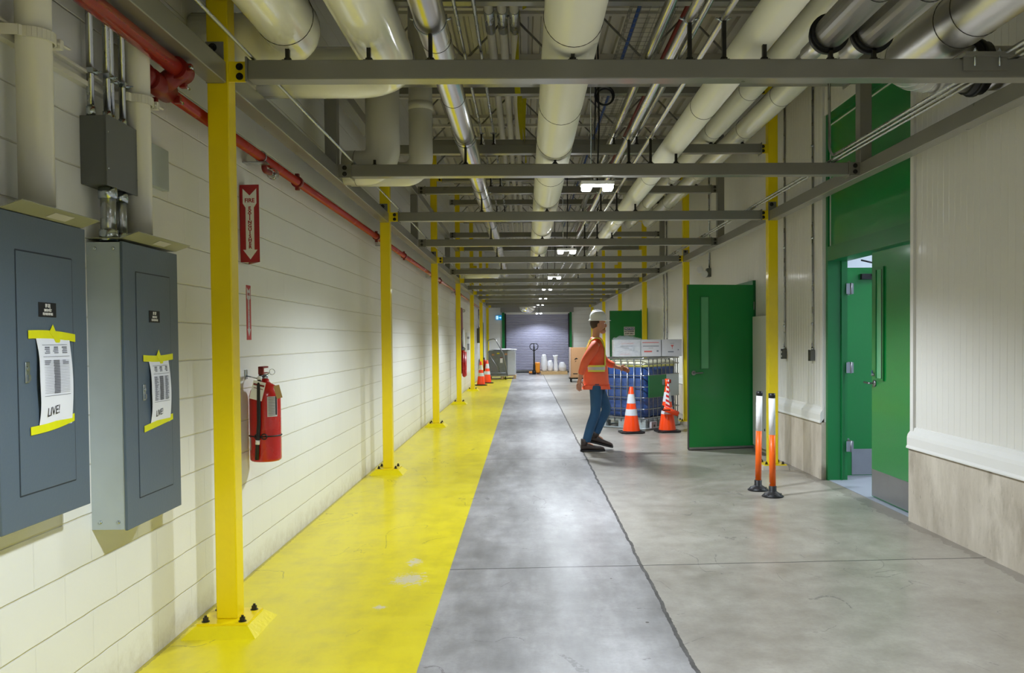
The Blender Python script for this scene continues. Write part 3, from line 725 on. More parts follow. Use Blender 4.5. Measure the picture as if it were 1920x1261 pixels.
# ---- pipes
def stand(b, x, y, z0, z1, wide=.05):
    b.box(x-.010, x+.010, y+.03, y+.055, z0, z1); b.box(x-wide/2, x+wide/2, y+.02, y+.07, z0, z0+.008); b.tube([(x, y+.045, z0), (x, y+.045, z0+.02)], .02, 6, smooth=False)
def run_pipe(name, label, cat, x, z, dd, path, m, seams=(), tier=None, ks=(), rad=None, clamp=True, group=None, seam_m='dark'):
    r = dd/2; t = thing(name, (x, path[0][1], z), label, cat, group)
    b = mb(m); b.tube(fillet(path, rad or dd*.75, 10), r, 28 if dd > .1 else 16); b.build('pipe_wall' if 'conduit' not in name else 'tube', None, t)
    for y in seams:
        b = mb(seam_m); b.ring((x, y, z), 'y', r+.0005, .0022, 36, 6); b.build('jacket_seam', None, t)
    for k in ks:
        y = BY[k]; b = mb('dark'); stand(b, x, y, tier[1], z-r+.001); b.build('pipe_stand', None, t)
        if clamp:
            b = mb('zinc'); b.ring((x, y+.045, z), 'y', r+.004, max(.004, r*.05), 28, 8, PI*.92, PI*2.08); 
            for s in (-1, 1): b.tube([(x+s*(r-.004), y+.045, z-.01), (x+s*(r+.025), y+.045, z+.002)], .005, 6)
            b.build('clamp', None, t)
    return t
YN = -1.0
z = 3.18; run_pipe('insulated_pipe', 'large cream insulated pipe above the first yellow column, elbowing to the block wall', 'pipe', -1.22, z, .30, [(-1.22, YN, z), (-1.22, 4.72, z), (-1.805, 4.72, z)], 'pvc', (2.2, 3.3, 4.35), Z1, (0,), .26, False)
z = 3.19; run_pipe('insulated_pipe', 'second large cream insulated pipe from the left, elbowing left beneath the first cross beam', 'pipe', -.80, z, .31, [(-.80, YN, z), (-.80, 5.30, z), (-1.805, 5.30, z)], 'pvc', (3.1, 5.0), Z1, (0,), .26, False)
z = 3.155; run_pipe('insulated_pipe', 'long cream insulated pipe running over the middle of the corridor', 'pipe', .262, z, .305, [(.262, YN, z), (.262, 36.5, z)], 'pvc', [2.6, 4.30, 5.85, 6.92, 8.2, 9.5, 12.1, 14.7, 17.3, 20.0], Z1, (0, 1, 2, 3, 4, 5, 6), None, False)
z = 3.145; run_pipe('insulated_pipe', 'cream insulated pipe of the lowest tier right of the lamps', 'pipe', 1.27, z, .19, [(1.27, YN, z), (1.27, 31, z)], 'pvc', (3.4, 5.9, 8.4, 11.3, 14.5), Z1, (0, 1, 2, 3, 4, 5, 6), None, False)
z = 3.85; run_pipe('insulated_pipe', 'inner of two cream insulated pipes on the middle tier at the right', 'pipe', 2.14, z, .21, [(2.14, 1.0, z), (2.14, 17.2, z), (2.14, 17.2, 5.0)], 'pvc', (5.0, 7.9, 9.4, 11.9, 14.4), Z2, (1, 2, 3, 4), None, False)
z = 3.86; run_pipe('insulated_pipe', 'outer of two cream insulated pipes on the middle tier at the right', 'pipe', 2.50, z, .23, [(2.50, 5.6, 5.0), (2.50, 5.6, z), (2.50, 17.0, z), (2.50, 17.0, 5.0)], 'pvc', (8.1, 9.4, 11.9, 14.4), Z2, (1, 2, 3, 4), None, False)
z = 3.19; t = run_pipe('metal_clad_pipe', 'shiny metal clad pipe left of the middle cream pipe', 'pipe', -.48, z, .166, [(-.48, YN, z), (-.48, 21.5, z)], 'chrome', (2.5, 3.6, 4.7, 5.8, 6.9, 8.0, 9.1, 10.2, 11.3), Z1, (0, 1, 2, 3, 4, 5), None, True)
# small pipes and conduits
def small(name, label, x, z, dd, y0, y1, m, tier, ks, cat='pipe'):
    return run_pipe(name, label, cat, x, z, dd, [(x, y0, z), (x, y1, z)], m, (), tier, ks)
small('steel_pipe', 'wide bare steel pipe of the middle tier, left of the steel pipes above the lamps', 1.03, 3.84, .080, YN, 22, 'chrome', Z2, (2, 3, 4))
small('steel_pipe', 'bare steel pipe clamped on a tall stand on the first beam, nearer the middle', .876, 3.19, .053, YN, 26, 'chrome', Z1, (0, 1, 2, 3, 4))
small('steel_pipe', 'thin bare steel pipe on the middle tier beside the wide one', 1.29, 3.83, .050, YN, 22, 'chrome', Z2, (1, 2, 3, 4))
small('steel_pipe', 'thinnest bare steel pipe on a tall stand left of the cream pipe', 1.057, 3.19, .034, YN, 26, 'chrome', Z1, (0, 1, 2, 3, 4))
small('steel_conduit', 'left of two slim conduits running beside the shiny clad pipe', -.476, 3.86, .028, YN, 20, 'conduit', Z2, (2, 3, 4), 'conduit')
small('steel_conduit', 'right of two slim conduits running beside the shiny clad pipe', -.338, 3.86, .028, YN, 20, 'conduit', Z2, (2, 3, 4), 'conduit')
b = mb('conduit'); b.tube([(-1.40, 0, 2.985), (-1.40, 26, 2.985)], .009, 10); o = b.build('steel_conduit'); tag(o, 'slim conduit lying along the left ends of the cross beams', 'conduit')
b = mb('conduit'); b.tube([(2.56, 0, 2.985), (2.56, 26, 2.985)], .010, 10); o = b.build('steel_conduit'); tag(o, 'inner slim conduit along the right ends of the cross beams', 'conduit')
b = mb('conduit'); b.tube([(2.61, 0, 2.985), (2.61, 26, 2.985)], .010, 10); o = b.build('steel_conduit'); tag(o, 'outer slim conduit along the right ends of the cross beams', 'conduit')
b = mb('conduit'); b.tube(fillet([(2.51, 0, 2.984), (2.51, 6.86, 2.984), (2.51, 6.86, 3.72)], .12), .0115, 10); o = b.build('steel_conduit'); tag(o, 'slim conduit bending upward at the second cross beam in front of the green transom', 'conduit')
b = mb('dark_red'); b.tube([(1.50, 0, 4.52), (1.50, 24, 4.52)], .022, 10); o = b.build('sprinkler_pipe'); tag(o, 'thin dark red pipe high under the joists on the right', 'pipe')
for i, x in enumerate((-.33, -.20, -.08)):
    t = thing('ceiling_conduit', (x, 10, 4.75), '%s of three fat white conduits high under the roof deck' % ['left', 'middle', 'right'][i], 'conduit', 'fat white conduits under the deck')
    b = mb('deck'); b.tube([(x, 0, 4.75), (x, 30, 4.75)], .045, 16); b.build('tube', None, t)
    for yy in (8.3, 9.9, 14.0):
        b = mb('conduit'); b.tube([(x, yy, 4.75), (x, yy+.55, 4.75)], .052, 16); b.build('coupling', None, t)
# metal clad pipes, upper right
for i, (x, z, dd) in enumerate(((1.62, 3.115, .17), (1.85, 3.125, .19))):
    t = thing('metal_clad_pipe', (x, 4.4, z), ('%s of two shiny metal clad pipes ending in black collars above the first beam' % ['left', 'right'][i]), 'pipe', 'shiny pipes with black collars')
    b = mb('dull_alu'); b.tube(fillet([(x, YN, z), (x, 4.40, z), ], .1), dd/2, 28); b.build('pipe_wall', None, t)
    b = mb('rubber'); b.tube([(x, 4.40, z), (x, 4.47, z)], dd/2+.012, 28); b.tube([(x, 4.42, z), (x, 4.44, z)], dd/2+.02, 28); b.build('black_collar', None, t)
    b = mb('dull_alu'); b.tube([(x, 4.46, z), (x, 4.75, z)], dd/2-.035, 20); b.build('pipe_wall', None, t)
    for yy in (2.9, 3.8): b = mb('dark'); b.ring((x, yy, z), 'y', dd/2+.0005, .002, 36, 6); b.build('jacket_seam', None, t)
    b = mb('dark'); stand(b, x, BY[0], Z1[1], z-dd/2+.001); b.build('pipe_stand', None, t)
x, z, dd = 2.26, 3.14, .28
t = thing('metal_clad_pipe', (x, 4.4, z), 'fattest shiny metal clad pipe at the top right, elbowing toward the ribbed wall', 'pipe')
b = mb('dull_alu'); b.tube(fillet([(x, YN, z), (x, 5.08, z), (2.72, 5.08, z)], .24, 12), dd/2, 32); b.build('pipe_wall', None, t)
b = mb('dull_alu'); b.blob((2.46, 3.5, 3.19), .20, .55, .17, 0, 1, 28, 18); b.build('valve_jacket', None, t)
b = mb('rubber'); b.tube([(2.70, 5.08, z), (2.80, 5.08, z)], .155, 28); b.tube([(2.735, 5.08, z), (2.76, 5.08, z)], .168, 28); b.build('black_collar', None, t)
b = mb('dull_alu'); b.tube([(2.80, 5.08, z), (3.165, 5.08, z)], .13, 28); b.build('pipe_wall', None, t)
for yy in (4.15, 4.32): b = mb('dark'); b.ring((x, yy, z), 'y', dd/2+.0005, .0022, 36, 6); b.build('jacket_seam', None, t)
for q in (0, 1, 2, 3):
    a = PI/2*(q+.5)/4; cx_, cy_ = x+.24, 4.84
    b = mb('zinc'); pts = []
    for k in range(33):
        th = 2*PI*k/32; rr = .24+math.cos(th)*.1405
        pts.append((cx_-rr*math.cos(a), cy_+rr*math.sin(a), z+math.sin(th)*.1405))
    b.tube(pts, .0022, 6, cap=False); b.build('jacket_seam', None, t)
t = thing('beam_clamp', (2.42, BY[0], 2.9), 'grey bolted clamp plate on the first cross beam at the upper right', 'clamp')
b = mb('beam'); b.box(2.29, 2.55, BY[0]-.05, BY[0]+.13, 2.967, 2.985); b.box(2.30, 2.53, BY[0]-.012, BY[0]-.004, 2.90, 2.967); b.build('plate', None, t)
for xx in (2.35, 2.48):
    b = mb('zinc'); b.tube([(xx, BY[0]-.03, 2.915), (xx, BY[0]-.03, 3.0)], .005, 8); b.hexbolt((xx, BY[0]-.03, 2.985), (0, 0, 1), .011, .012); b.build('bolt', None, t)
# vertical drops on the left, second bay
z = 2.99; x = -1.24
t = thing('insulated_pipe', (x, 7.35, z), 'wider cream vertical pipe behind the second beam, elbowing to the block wall', 'pipe')
b = mb('pipe_paint'); b.tube(fillet([(x+.04, 7.22, 4.95), (x+.04, 7.22, z), (-1.530, 7.22, z)], .16, 10), .145, 28); b.build('pipe_wall', None, t)
b = mb('dark'); b.ring((-1.43, 7.22, z), 'x', .146, .002, 32, 6); b.build('jacket_seam', None, t)
b = mb('dark'); stand(b, x, 7.0, 2.965, 3.02); b.build('pipe_stand', None, t)
x = -.91; z = 2.99
t = thing('insulated_pipe', (x, 7.45, z), 'narrower cream vertical pipe right of the wider one, elbowing left', 'pipe')
b = mb('pipe_paint'); b.tube(fillet([(x, 7.5, 4.95), (x, 7.5, z), (-1.530, 7.5, z)], .15, 10), .105, 28); b.tube([(x, 7.5, 3.55), (x, 7.5, 3.62)], .109, 28); b.build('pipe_wall', None, t)
# a low cross run far down the corridor
b = mb('pvc'); b.tube(fillet([(-1.8, 20.3, 3.13), (-.72, 20.3, 3.13), (-.72, 30, 3.13)], .2, 8), .12, 20); o = b.build('insulated_pipe'); tag(o, 'cream pipe crossing from the block wall far down the corridor above the rack', 'pipe')
b = mb('pvc'); b.tube(fillet([(-1.8, 20.7, 3.13), (-1.12, 20.7, 3.13), (-1.12, 30, 3.13)], .2, 8), .12, 20); o = b.build('insulated_pipe'); tag(o, 'shorter cream pipe crossing beside its twin far down the corridor', 'pipe')
# wire cable tray with a blue cable
t = thing('cable_tray', (1.18, 8, 4.45), 'wire mesh cable tray high under the joists', 'cable tray')
b = mb('joist')
for i in range(6): b.tube([(.98+i*.08, 4, 4.45), (.98+i*.08, 22, 4.45)], .0028, 5)
for s in (.98, 1.38):
    for zz in (4.49, 4.53): b.tube([(s, 4, zz), (s, 22, zz)], .0028, 5)
y = 4.0
while y < 22:
    b.tube([(.98, y, 4.53), (.98, y, 4.447), (1.38, y, 4.447), (1.38, y, 4.53)], .0028, 5); y += .12
b.build('mesh', None, t)
b = mb('blue_cable'); b.tube([(1.04, 4, 4.475), (1.05, 9, 4.475), (1.02, 15, 4.475), (1.04, 22, 4.475)], .017, 10); o = b.build('data_cable'); tag(o, 'blue cable bundle lying in the wire tray', 'cable')
# caution tapes hanging from the joists
for i, (x, y, z0, z1) in enumerate(((.03, 7.26, 4.35, 4.99), (-.05, 8.88, 4.10, 4.99), (-.03, 10.5, 4.0, 4.99), (.02, 12.12, 4.05, 4.99))):
    b = mb('caution'); n = 12; pr = []
    for k in range(n+1):
        f = k/n; zz = z1+(z0-z1)*f; a = f*2.2+i; pr.append((V((x+.012*math.sin(5*f+i), y+.01*math.cos(4*f), zz)), V((math.cos(a)*.03, math.sin(a)*.03, 0))))
    A = [b.bm.verts.new(p+q) for p, q in pr]; B = [b.bm.verts.new(p-q) for p, q in pr]
    C = [b.bm.verts.new(p+q+V((0, .002, 0))) for p, q in pr]; D = [b.bm.verts.new(p-q+V((0, .002, 0))) for p, q in pr]
    for k in range(n): b._f([A[k], A[k+1], B[k+1], B[k]]); b._f([C[k], D[k], D[k+1], C[k+1]]); b._f([A[k], C[k], C[k+1], A[k+1]]); b._f([B[k], B[k+1], D[k+1], D[k]])
    o = b.build('caution_tape', fix=False)
    tag(o, 'yellow caution tape strip hanging high in the rack, %s' % ['first from the camera', 'second from the camera', 'third from the camera', 'farthest of four'][i], 'tape', 'hanging caution tapes')
    if i in (1, 2):
        pass
# looped black lamp cord
b = mb('rubber'); b.ring((.86, 8.88, 4.08), 'y', .10, .010, 28, 8); b.ring((.865, 8.895, 4.07), 'y', .085, .010, 28, 8); b.tube([(.76, 8.88, 4.985), (.765, 8.88, 4.1), (.75, 8.88, 3.5)], .008, 8)
o = b.build('cord_coil'); tag(o, 'black cord coiled in a loop above the first lamp', 'cord')

# ---- lamps
for i, y in enumerate(FIX_Y):
    FIX_Z = FIX_ZS[i]
    lab = ('white twin head LED lamp hanging along the rack, %s from the camera' % ORD[i-2].replace('nearest', 'first')) if i >= 2 else 'white twin head LED lamp behind the camera, %s' % ['farther back', 'just behind'][i]  # includes three added lamps that stay hidden behind the beams
    t = thing('hanging_lamp', (FIX_X, y, FIX_Z), lab, 'lamp', 'twin head lamps')
    b = mb('lamp_body'); b.box(FIX_X-.14, FIX_X+.14, y-.07, y+.07, FIX_Z-.012, FIX_Z+.02, bev=.006); b.build('housing', None, t)
    for s in (-1, 1):
        b = mb('led'); b.box(FIX_X+s*.09-.04, FIX_X+s*.09+.04, y-.07, y+.06, FIX_Z-.050, FIX_Z-.013, bev=.008); b.build('led_head', None, t)
    b = mb('rubber'); b.tube([(FIX_X, y, FIX_Z+.02), (FIX_X+.02, y, 3.3), (FIX_X, y, 5.595)], .007, 8); b.build('cord', None, t)
    b = mb('zinc'); b.tube([(FIX_X-.05, y, FIX_Z+.02), (FIX_X-.05, y, 5.595)], .004, 6); b.build('hanging_chain', None, t)

# ================================================================ left wall
def yz_rect(b, x0, x1, y0, y1, z0, z1): return b.box(x0, x1, y0, y1, z0, z1)
def panelboard(ya, yb, z0, z1, side_metal, lab, rec, tapes, paper, plate, latch, l1, l2, l3):
    XF = -1.66
    t = thing('electrical_panel', (-1.735, (ya+yb)/2, z0), lab, 'electrical panel')
    b = mb('galv'); b.box(-1.8095, XF-.012, ya+.004, yb-.004, z0+.004, z1-.004); bx = b.build('enclosure', None, t)
    b = mb('zinc')
    for xx, zz in ((-1.775, z0+.035), (-1.70, z0+.035), (-1.775, z1-.03), (-1.70, z1-.03)): b.lathe([(.001, 0), (.008, 0), (.006, -.004), (.001, -.005)], (xx, ya+.004, zz), 'y', 12)
    b.build('screws', None, bx)
    b = mb('panel_grey'); b.box(XF-.012, XF, ya, yb, z0, z1, bev=.0025); fr = b.build('front_cover', None, t)
    b = mb('groove'); g = .0025
    y0, y1, c0, c1 = rec
    b.box(XF-.001, XF+.0006, y0-g, y0+g, c0, c1); b.box(XF-.001, XF+.0006, y1-g, y1+g, c0, c1); b.box(XF-.001, XF+.0006, y0, y1, c0-g, c0+g); b.box(XF-.001, XF+.0006, y0, y1, c1-g, c1+g)
    b.build('door_seam', None, fr)
    b = mb('panel_grey'); b.box(XF-.001, XF+.0022, y0+g, y1-g, c0+g, c1-g, bev=.001); dr = b.build('door', None, t)
    b = mb('zinc'); yl, zl = latch; b.box(XF+.002, XF+.008, yl-.012, yl+.012, zl-.035, zl+.035, bev=.002); b.tube([(XF+.008, yl, zl+.012), (XF+.012, yl, zl+.012)], .008, 12); b.box(XF+.008, XF+.014, yl-.006, yl+.006, zl-.028, zl-.008)
    b.build('latch', None, dr)
    # label plate
    py0, py1, pz0, pz1 = plate
    b = mb('black_ink'); b.box(XF+.002, XF+.0045, py0, py1, pz0, pz1, bev=.0008); b.build('label_plate', None, dr)
    yc, hz = (py0+py1)/2, pz1-pz0
    for s, sz, fz in ((l1, .36, .77), (l2, .24, .46), (l3, .24, .20)):
        text(s, hz*sz, (XF+.0050, yc, pz0+hz*fz), (0, 1, 0), (0, 0, 1), 'white', dr, 'plate_lettering', .62, .0003, bold=.0004)
    # paper sheet, slightly bowed, in front of the door
    qy0, qy1, qz0, qz1 = paper; n = 18; xs = XF+.004
    b = mb('paper'); P = []
    for i in range(n+1):
        f = i/n; zz = qz1+(qz0-qz1)*f; bow = .010*math.sin(PI*f); sh = .010*f
        P.append([b.bm.verts.new((xs+bow+(.004 if j in (0,) else 0)*math.sin(PI*f), qy0+sh+(qy1-qy0)*j/4+(.004*math.sin(3*f*PI) if j == 0 else 0), zz)) for j in range(5)])
    for i in range(n):
        for j in range(4): b._f([P[i][j], P[i+1][j], P[i+1][j+1], P[i][j+1]], True)
    r_ = bmesh.ops.solidify(b.bm, geom=b.bm.faces[:], thickness=.0006)
    sh = b.build('paper_sheet', None, None); tag(sh, 'white circuit list taped to the %s' % ('left grey electrical panel' if ya < 3 else 'right grey electrical panel'), 'paper')
    W = qy1-qy0; Hh = qz1-qz0
    b = mb('ink')
    def bow(zz): f = (qz1-zz)/Hh; return xs+.010*math.sin(PI*f)+.0014
    def seg(y0, y1, zz, h): b.box(bow(zz)-.0004, bow(zz)+.0003, qy0+.008+W*y0, qy0+.008+W*y1, zz-h/2, zz+h/2)
    seg(.12, .86, qz1-.045*Hh-.02, .0014)
    for c in (.2, .45, .72):
        for k in range(4): seg(c+random.uniform(-.03, .03), c+.12, qz1-Hh*(.135+.02*k), .0034 if k else .005)
    seg(.12, .90, qz1-Hh*.235, .0014)
    for k in range(21):
        zz = qz1-Hh*(.28+.0175*k); seg(.12, .88, zz, .0008); seg(.40+random.uniform(0, .02), .58, zz, .0042)
        if ya > 3 or k < 3: seg(.15, .15+random.uniform(.08, .2), zz, .003); seg(.68, .68+random.uniform(.08, .18), zz, .003)
    seg(.12, .90, qz1-Hh*.66, .0014)
    sv = b.build('printed_table', None, sh)
    text('LIVE!', Hh*.135, (bow(qz0+Hh*.15)+.0010, qy0+W*.44, qz0+Hh*.17), (0, 1, .12), (0, .12, 1), 'black_ink', sh, 'handwritten_word', .85, .0003)
    for i, (a, c, za, zb, sl) in enumerate(tapes):
        b = mb('tape'); N = 10; T = []
        for k in range(N+1):
            f = k/N; y = a+(c-a)*f; zz = za+(zb-za)*f+.006*math.sin(f*PI)*sl
            T.append((y, zz))
        up = [(y, zz+.014) for y, zz in T]; dn = [(y, zz-.014) for y, zz in T]
        b.prism(dn+up[::-1], 'x', XF+.0165 if i > 3 else XF+.0052, XF+.0058)
        if i == 0:
            ym = (a+c)/2; b.prism([(ym-.022, za+.010), (ym, za+.036), (ym+.018, za+.010), (ym+.045, za-.02), (ym+.028, za-.046), (ym+.004, za-.012)], 'x', XF+.006, XF+.0066)
        o = b.build('tape_strip'); tag(o, '%s yellow tape strip holding the paper on the %s panel' % (['upper', 'lower'][i], 'left' if ya < 3 else 'right'), 'tape', 'yellow tape strips')
    return t
panelboard(2.67, 3.21, .905, 1.945, True, 'wide blue grey electrical panel at the left edge beside the first yellow tape paper', (2.77, 3.11, 1.013, 1.823),
           [(2.825, 3.115, 1.546, 1.534, 1), (2.828, 3.10, 1.222, 1.246, -1)], (2.866, 3.075, 1.225, 1.545), (2.891, 2.997, 1.607, 1.657), (2.815, 1.42), 'BP-2RJ', '208/120 VOLT', 'FED FROM BP-2RG')
panelboard(3.503, 4.047, .734, 1.936, True, 'narrow looking blue grey electrical panel next to the first yellow column', (3.615, 3.956, .850, 1.818),
           [(3.662, 3.965, 1.448, 1.450, -1), (3.66, 3.955, 1.140, 1.170, 0)], (3.712, 3.917, 1.150, 1.445), (3.730, 3.836, 1.605, 1.657), (3.665, 1.30), 'BP-2RF', '208/120 VOLT', 'FED FROM BP-2RG')
# drip shields
for i, (ya, yb) in enumerate(((2.70, 3.19), (3.50, 4.035))):
    t = thing('drip_shield', (-1.70, (ya+yb)/2, 1.955), 'sloping grey drip shield over the %s electrical panel' % ['left', 'right'][i], 'shield', 'drip shields')
    b = mb('shield'); b.prism([(-1.81, 1.947), (-1.66, 1.947), (-1.592, 1.972), (-1.592, 1.975), (-1.661, 1.950), (-1.81, 1.950)], 'y', ya, yb); b.build('sheet', None, t)
    b = mb('carton_white'); yc = (ya+yb)/2-.02; b.prism([(-1.645, 1.9515), (-1.610, 1.9644), (-1.610, 1.9634), (-1.645, 1.9505)], 'y', yc, yc+.12); b.build('sticker', None, t)
# vertical painted pipes with clamps
for i, (y, dd, z0) in enumerate(((3.00, .115, 2.0), (3.79, .105, 2.0))):
    x = -1.715
    t = thing('wall_pipe', (x, y, z0), 'cream vertical pipe dropping to the %s electrical panel' % ['left', 'right'][i], 'pipe', 'cream vertical pipes')
    b = mb('pipe_paint'); b.tube([(x, y, z0), (x, y, 5.55)], dd/2, 28); b.build('pipe_wall', None, t)
    b = mb('pipe_paint'); zz = 2.588
    ring_pts = [(-1.785, y-.09, zz), (-1.72, y-.082, zz)]+[(x+math.cos(a)*(dd/2+.010), y+math.sin(a)*(dd/2+.010), zz) for a in [(-.5+k/14)*PI for k in range(15)]]+[(-1.72, y+.082, zz), (-1.785, y+.09, zz)]
    ro = [V(p) for p in ring_pts]
    for s in range(len(ro)-1):
        p, q = ro[s], ro[s+1]; dn = (q-p).normalized(); nr = V((dn.y, -dn.x, 0))*.003
        f = [p+nr, q+nr, q-nr, p-nr]; lo = [b.bm.verts.new(v+V((0, 0, -.018))) for v in f]; hi = [b.bm.verts.new(v+V((0, 0, .018))) for v in f]
        b._f(lo[::-1]); b._f(hi)
        for k in range(4): b._f([lo[k], lo[(k+1) % 4], hi[(k+1) % 4], hi[k]])
    b.box(-1.70, -1.655, y+.062, y+.084, zz-.018, zz+.018, bev=.003); b.tube([(-1.665, y+.05, zz), (-1.655, y+.12, zz)], .006, 8); b.build('pipe_clamp', None, t)
t = thing('strut_channel', (-1.79, 3.2, 2.62), 'cream slotted strut channel fixed along the block wall behind the vertical pipes', 'channel')
b = mb('pipe_paint'); b.box(-1.81, -1.777, 1.5, 4.0, 2.618, 2.628); b.box(-1.81, -1.777, 1.5, 4.0, 2.565, 2.585); b.box(-1.81, -1.803, 1.5, 4.0, 2.585, 2.618); b.build('channel', None, t)
# junction box with conduits
t = thing('junction_box', (-1.755, 3.62, 2.155), 'dark grey junction box with conduits above the right electrical panel', 'junction box')
b = mb('box_grey'); b.box(-1.81, -1.705, 3.475, 3.745, 2.165, 2.445, bev=.003); b.box(-1.705, -1.700, 3.470, 3.750, 2.160, 2.450, bev=.001); b.build('box', None, t)
for zz in (2.23, 2.38):
    for yy in (3.484, 3.736):
        b = mb('zinc'); b.tube([(-1.700, yy, zz), (-1.698, yy, zz)], .004, 8); b.build('screw', None, t)
for i, (x, y) in enumerate(((-1.775, 3.50), (-1.745, 3.575), (-1.76, 3.64), (-1.74, 3.70))):
    c = thing('wall_conduit', (x, y, 2.445), 'upright galvanised conduit above the junction box, %s from the left' % ['first', 'second', 'third', 'fourth'][i], 'conduit', 'conduits above the junction box')
    b = mb('conduit'); b.tube([(x, y, 2.446), (x, y, 5.5)], .0145, 14); b.build('tube', None, c)
    b = mb('zinc'); b.tube([(x, y, 2.446), (x, y, 2.485)], .018, 14); b.build('connector', None, c)
    b = mb('zinc'); b.box(x-.004, x+.022, y-.022, y+.022, 2.62, 2.64); b.hexbolt((x+.02, y+.012, 2.63), (1, 0, 0), .006, .012); b.build('strap', None, c)
for i, (x, y, r) in enumerate(((-1.735, 3.545, .030), (-1.735, 3.655, .024))):
    c = thing('wall_conduit', (x, y, 1.95), 'short %s galvanised conduit between the junction box and the panel' % ['thick', 'thinner'][i], 'conduit', 'conduits below the junction box')
    b = mb('conduit'); b.tube([(x, y, 1.94), (x, y, 2.163)], r, 20); b.build('tube', None, c)
    for zz in (1.94, 2.115): b = mb('zinc'); b.tube([(x, y, zz), (x, y, zz+.047)], r+.007, 20); b.tube([(x+.01, y+r, zz+.02), (x+.01, y+r+.016, zz+.02)], .005, 8); b.build('connector', None, c)
t = thing('pull_box', (-1.79, 4.16, 2.27), 'flat bare metal pull box on the block wall left of the first yellow column', 'junction box')
b = mb('galv'); b.box(-1.81, -1.775, 4.05, 4.25, 2.27, 2.47, bev=.002); b.build('cover', None, t)
b = mb('zinc')
for yy in (4.05, 4.07): b.tube([(-1.79, yy, 2.471), (-1.79, yy, 2.56)], .006, 8)
b.build('stub', None, t)

# sprinkler main: an upper length, an offset coupling, and the long lower run
t = thing('sprinkler_pipe', (-1.66, 4.0, 2.78), 'long orange red sprinkler main along the block wall under the rack rail', 'pipe')
b = mb('red_pipe'); b.tube([(-1.62, 0, 2.798), (-1.62, 4.02, 2.798)], .038, 22); b.tube([(-1.705, 4.0, 2.715), (-1.705, 33, 2.715)], .031, 22); b.build('pipe_wall', None, t)
b = mb('dark_red')
b.tube([(-1.62, 3.97, 2.798), (-1.62, 4.07, 2.798)], .052, 22); b.tube([(-1.62, 4.02, 2.79), (-1.70, 3.99, 2.715)], .046, 20); b.tube([(-1.705, 3.88, 2.72), (-1.705, 4.08, 2.715)], .052, 22)
b.blob((-1.72, 3.86, 2.73), .055, .06, .058, 0, 1)
for (x, y, z) in ((-1.565, 3.99, 2.80), (-1.62, 4.06, 2.745), (-1.66, 4.09, 2.68), (-1.76, 4.06, 2.665)): b.box(x-.016, x+.016, y-.014, y+.014, z-.018, z+.018, bev=.004)
b.build('offset_coupling', None, t)
for (x, y, z) in ((-1.553, 3.99, 2.80), (-1.61, 4.08, 2.735), (-1.65, 4.1, 2.672)):
    b = mb('zinc'); b.tube([(x, y-.02, z), (x, y+.024, z)], .007, 8); b.build('coupling_bolt', None, t)
for yy in (6.35, 9.7, 11.9, 16.9, 22.1):
    b = mb('dark_red'); b.tube([(-1.705, yy, 2.715), (-1.705, yy+.05, 2.715)], .043, 20)
    for s in (-1, 1): b.box(-1.705-.015, -1.705+.015, yy+.01, yy+.04, 2.715+s*.05-.012, 2.715+s*.05+.012, bev=.003)
    b.build('grooved_coupling', None, t)
for yy in (5.62, 10.4, 15.6, 20.8):
    b = mb('conduit'); b.ring((-1.705, yy-.12, 2.715), 'y', .036, .004, 24, 6); b.box(-1.81, -1.66, yy-.17, yy-.08, 2.668, 2.676); b.build('hanger', None, t)
for i, yy in enumerate((5.62, 10.4, 15.6, 20.8)):
    b = mb('dark_red'); b.tube(fillet([(-1.705, yy-.05, 2.69), (-1.705, yy-.05, 2.64), (-1.69, yy+.03, 2.64)], .02), .018, 14); h = b.build('sprinkler_head', None, t)
    b = mb('zinc'); b.tube([(-1.69, yy+.03, 2.64), (-1.685, yy+.06, 2.64)], .010, 10); b.lathe([(.001, 0), (.016, 0), (.016, .002), (.001, .003)], (-1.682, yy+.09, 2.64), 'y', 14); b.build('nozzle', None, h)
    b = mb('conduit')
    for rr, dy in ((.034, .045), (.036, .085), (.020, .115)): b.ring((-1.685, yy+dy, 2.64), 'y', rr, .0022, 18, 5)
    for k in range(4):
        a = PI/2*k+.4; c_, s_ = math.cos(a), math.sin(a)
        b.tube([(-1.685+c_*.03, yy+.04, 2.64+s_*.03), (-1.685+c_*.037, yy+.08, 2.64+s_*.037), (-1.685+c_*.018, yy+.117, 2.64+s_*.018)], .0022, 5)
    b.build('cage', None, h)

# fire extinguisher sign, folded to project from the wall
word = 'EXTINGUISHER'
t = thing('extinguisher_sign', (-1.74, 5.42, 2.02), 'red and white folded arrow sign reading fire extinguisher on the block wall', 'sign')
z0, z1 = 2.022, 2.512
P0, P1, P2 = V((-1.806, 5.385, 0)), V((-1.682, 5.372, 0)), V((-1.806, 5.54, 0))    # wall edge, apex, far wall edge
b = mb('sign_red')
for a, c in ((P0, P1), (P1, P2)):
    d_ = (c-a).normalized(); n_ = V((d_.y, -d_.x, 0))*.0015
    b.prism([(a.x+n_.x, a.y+n_.y), (c.x+n_.x, c.y+n_.y), (c.x-n_.x, c.y-n_.y), (a.x-n_.x, a.y-n_.y)], 'z', z0, z1)
b.build('folded_plate', None, t)
US = (P1-P0).normalized(); WS = (P1-P0).length; NS = US.cross(V((0, 0, 1)))
def sp(f, z, e): return P0+US*(WS*f)+V((0, 0, z))+NS*e
HH = z1-z0
Z = lambda f: z1-HH*f
MS = Matrix((US, V((0, 0, 1)), NS)).transposed().to_4x4(); MS.translation = P0
b = mb('white')
poly = [(.16, .05), (.52, .14), (.88, .05), (.88, .24), (.74, .295), (.74, .84), (.90, .84), (.52, .965), (.14, .84), (.30, .84), (.30, .295), (.16, .24)]
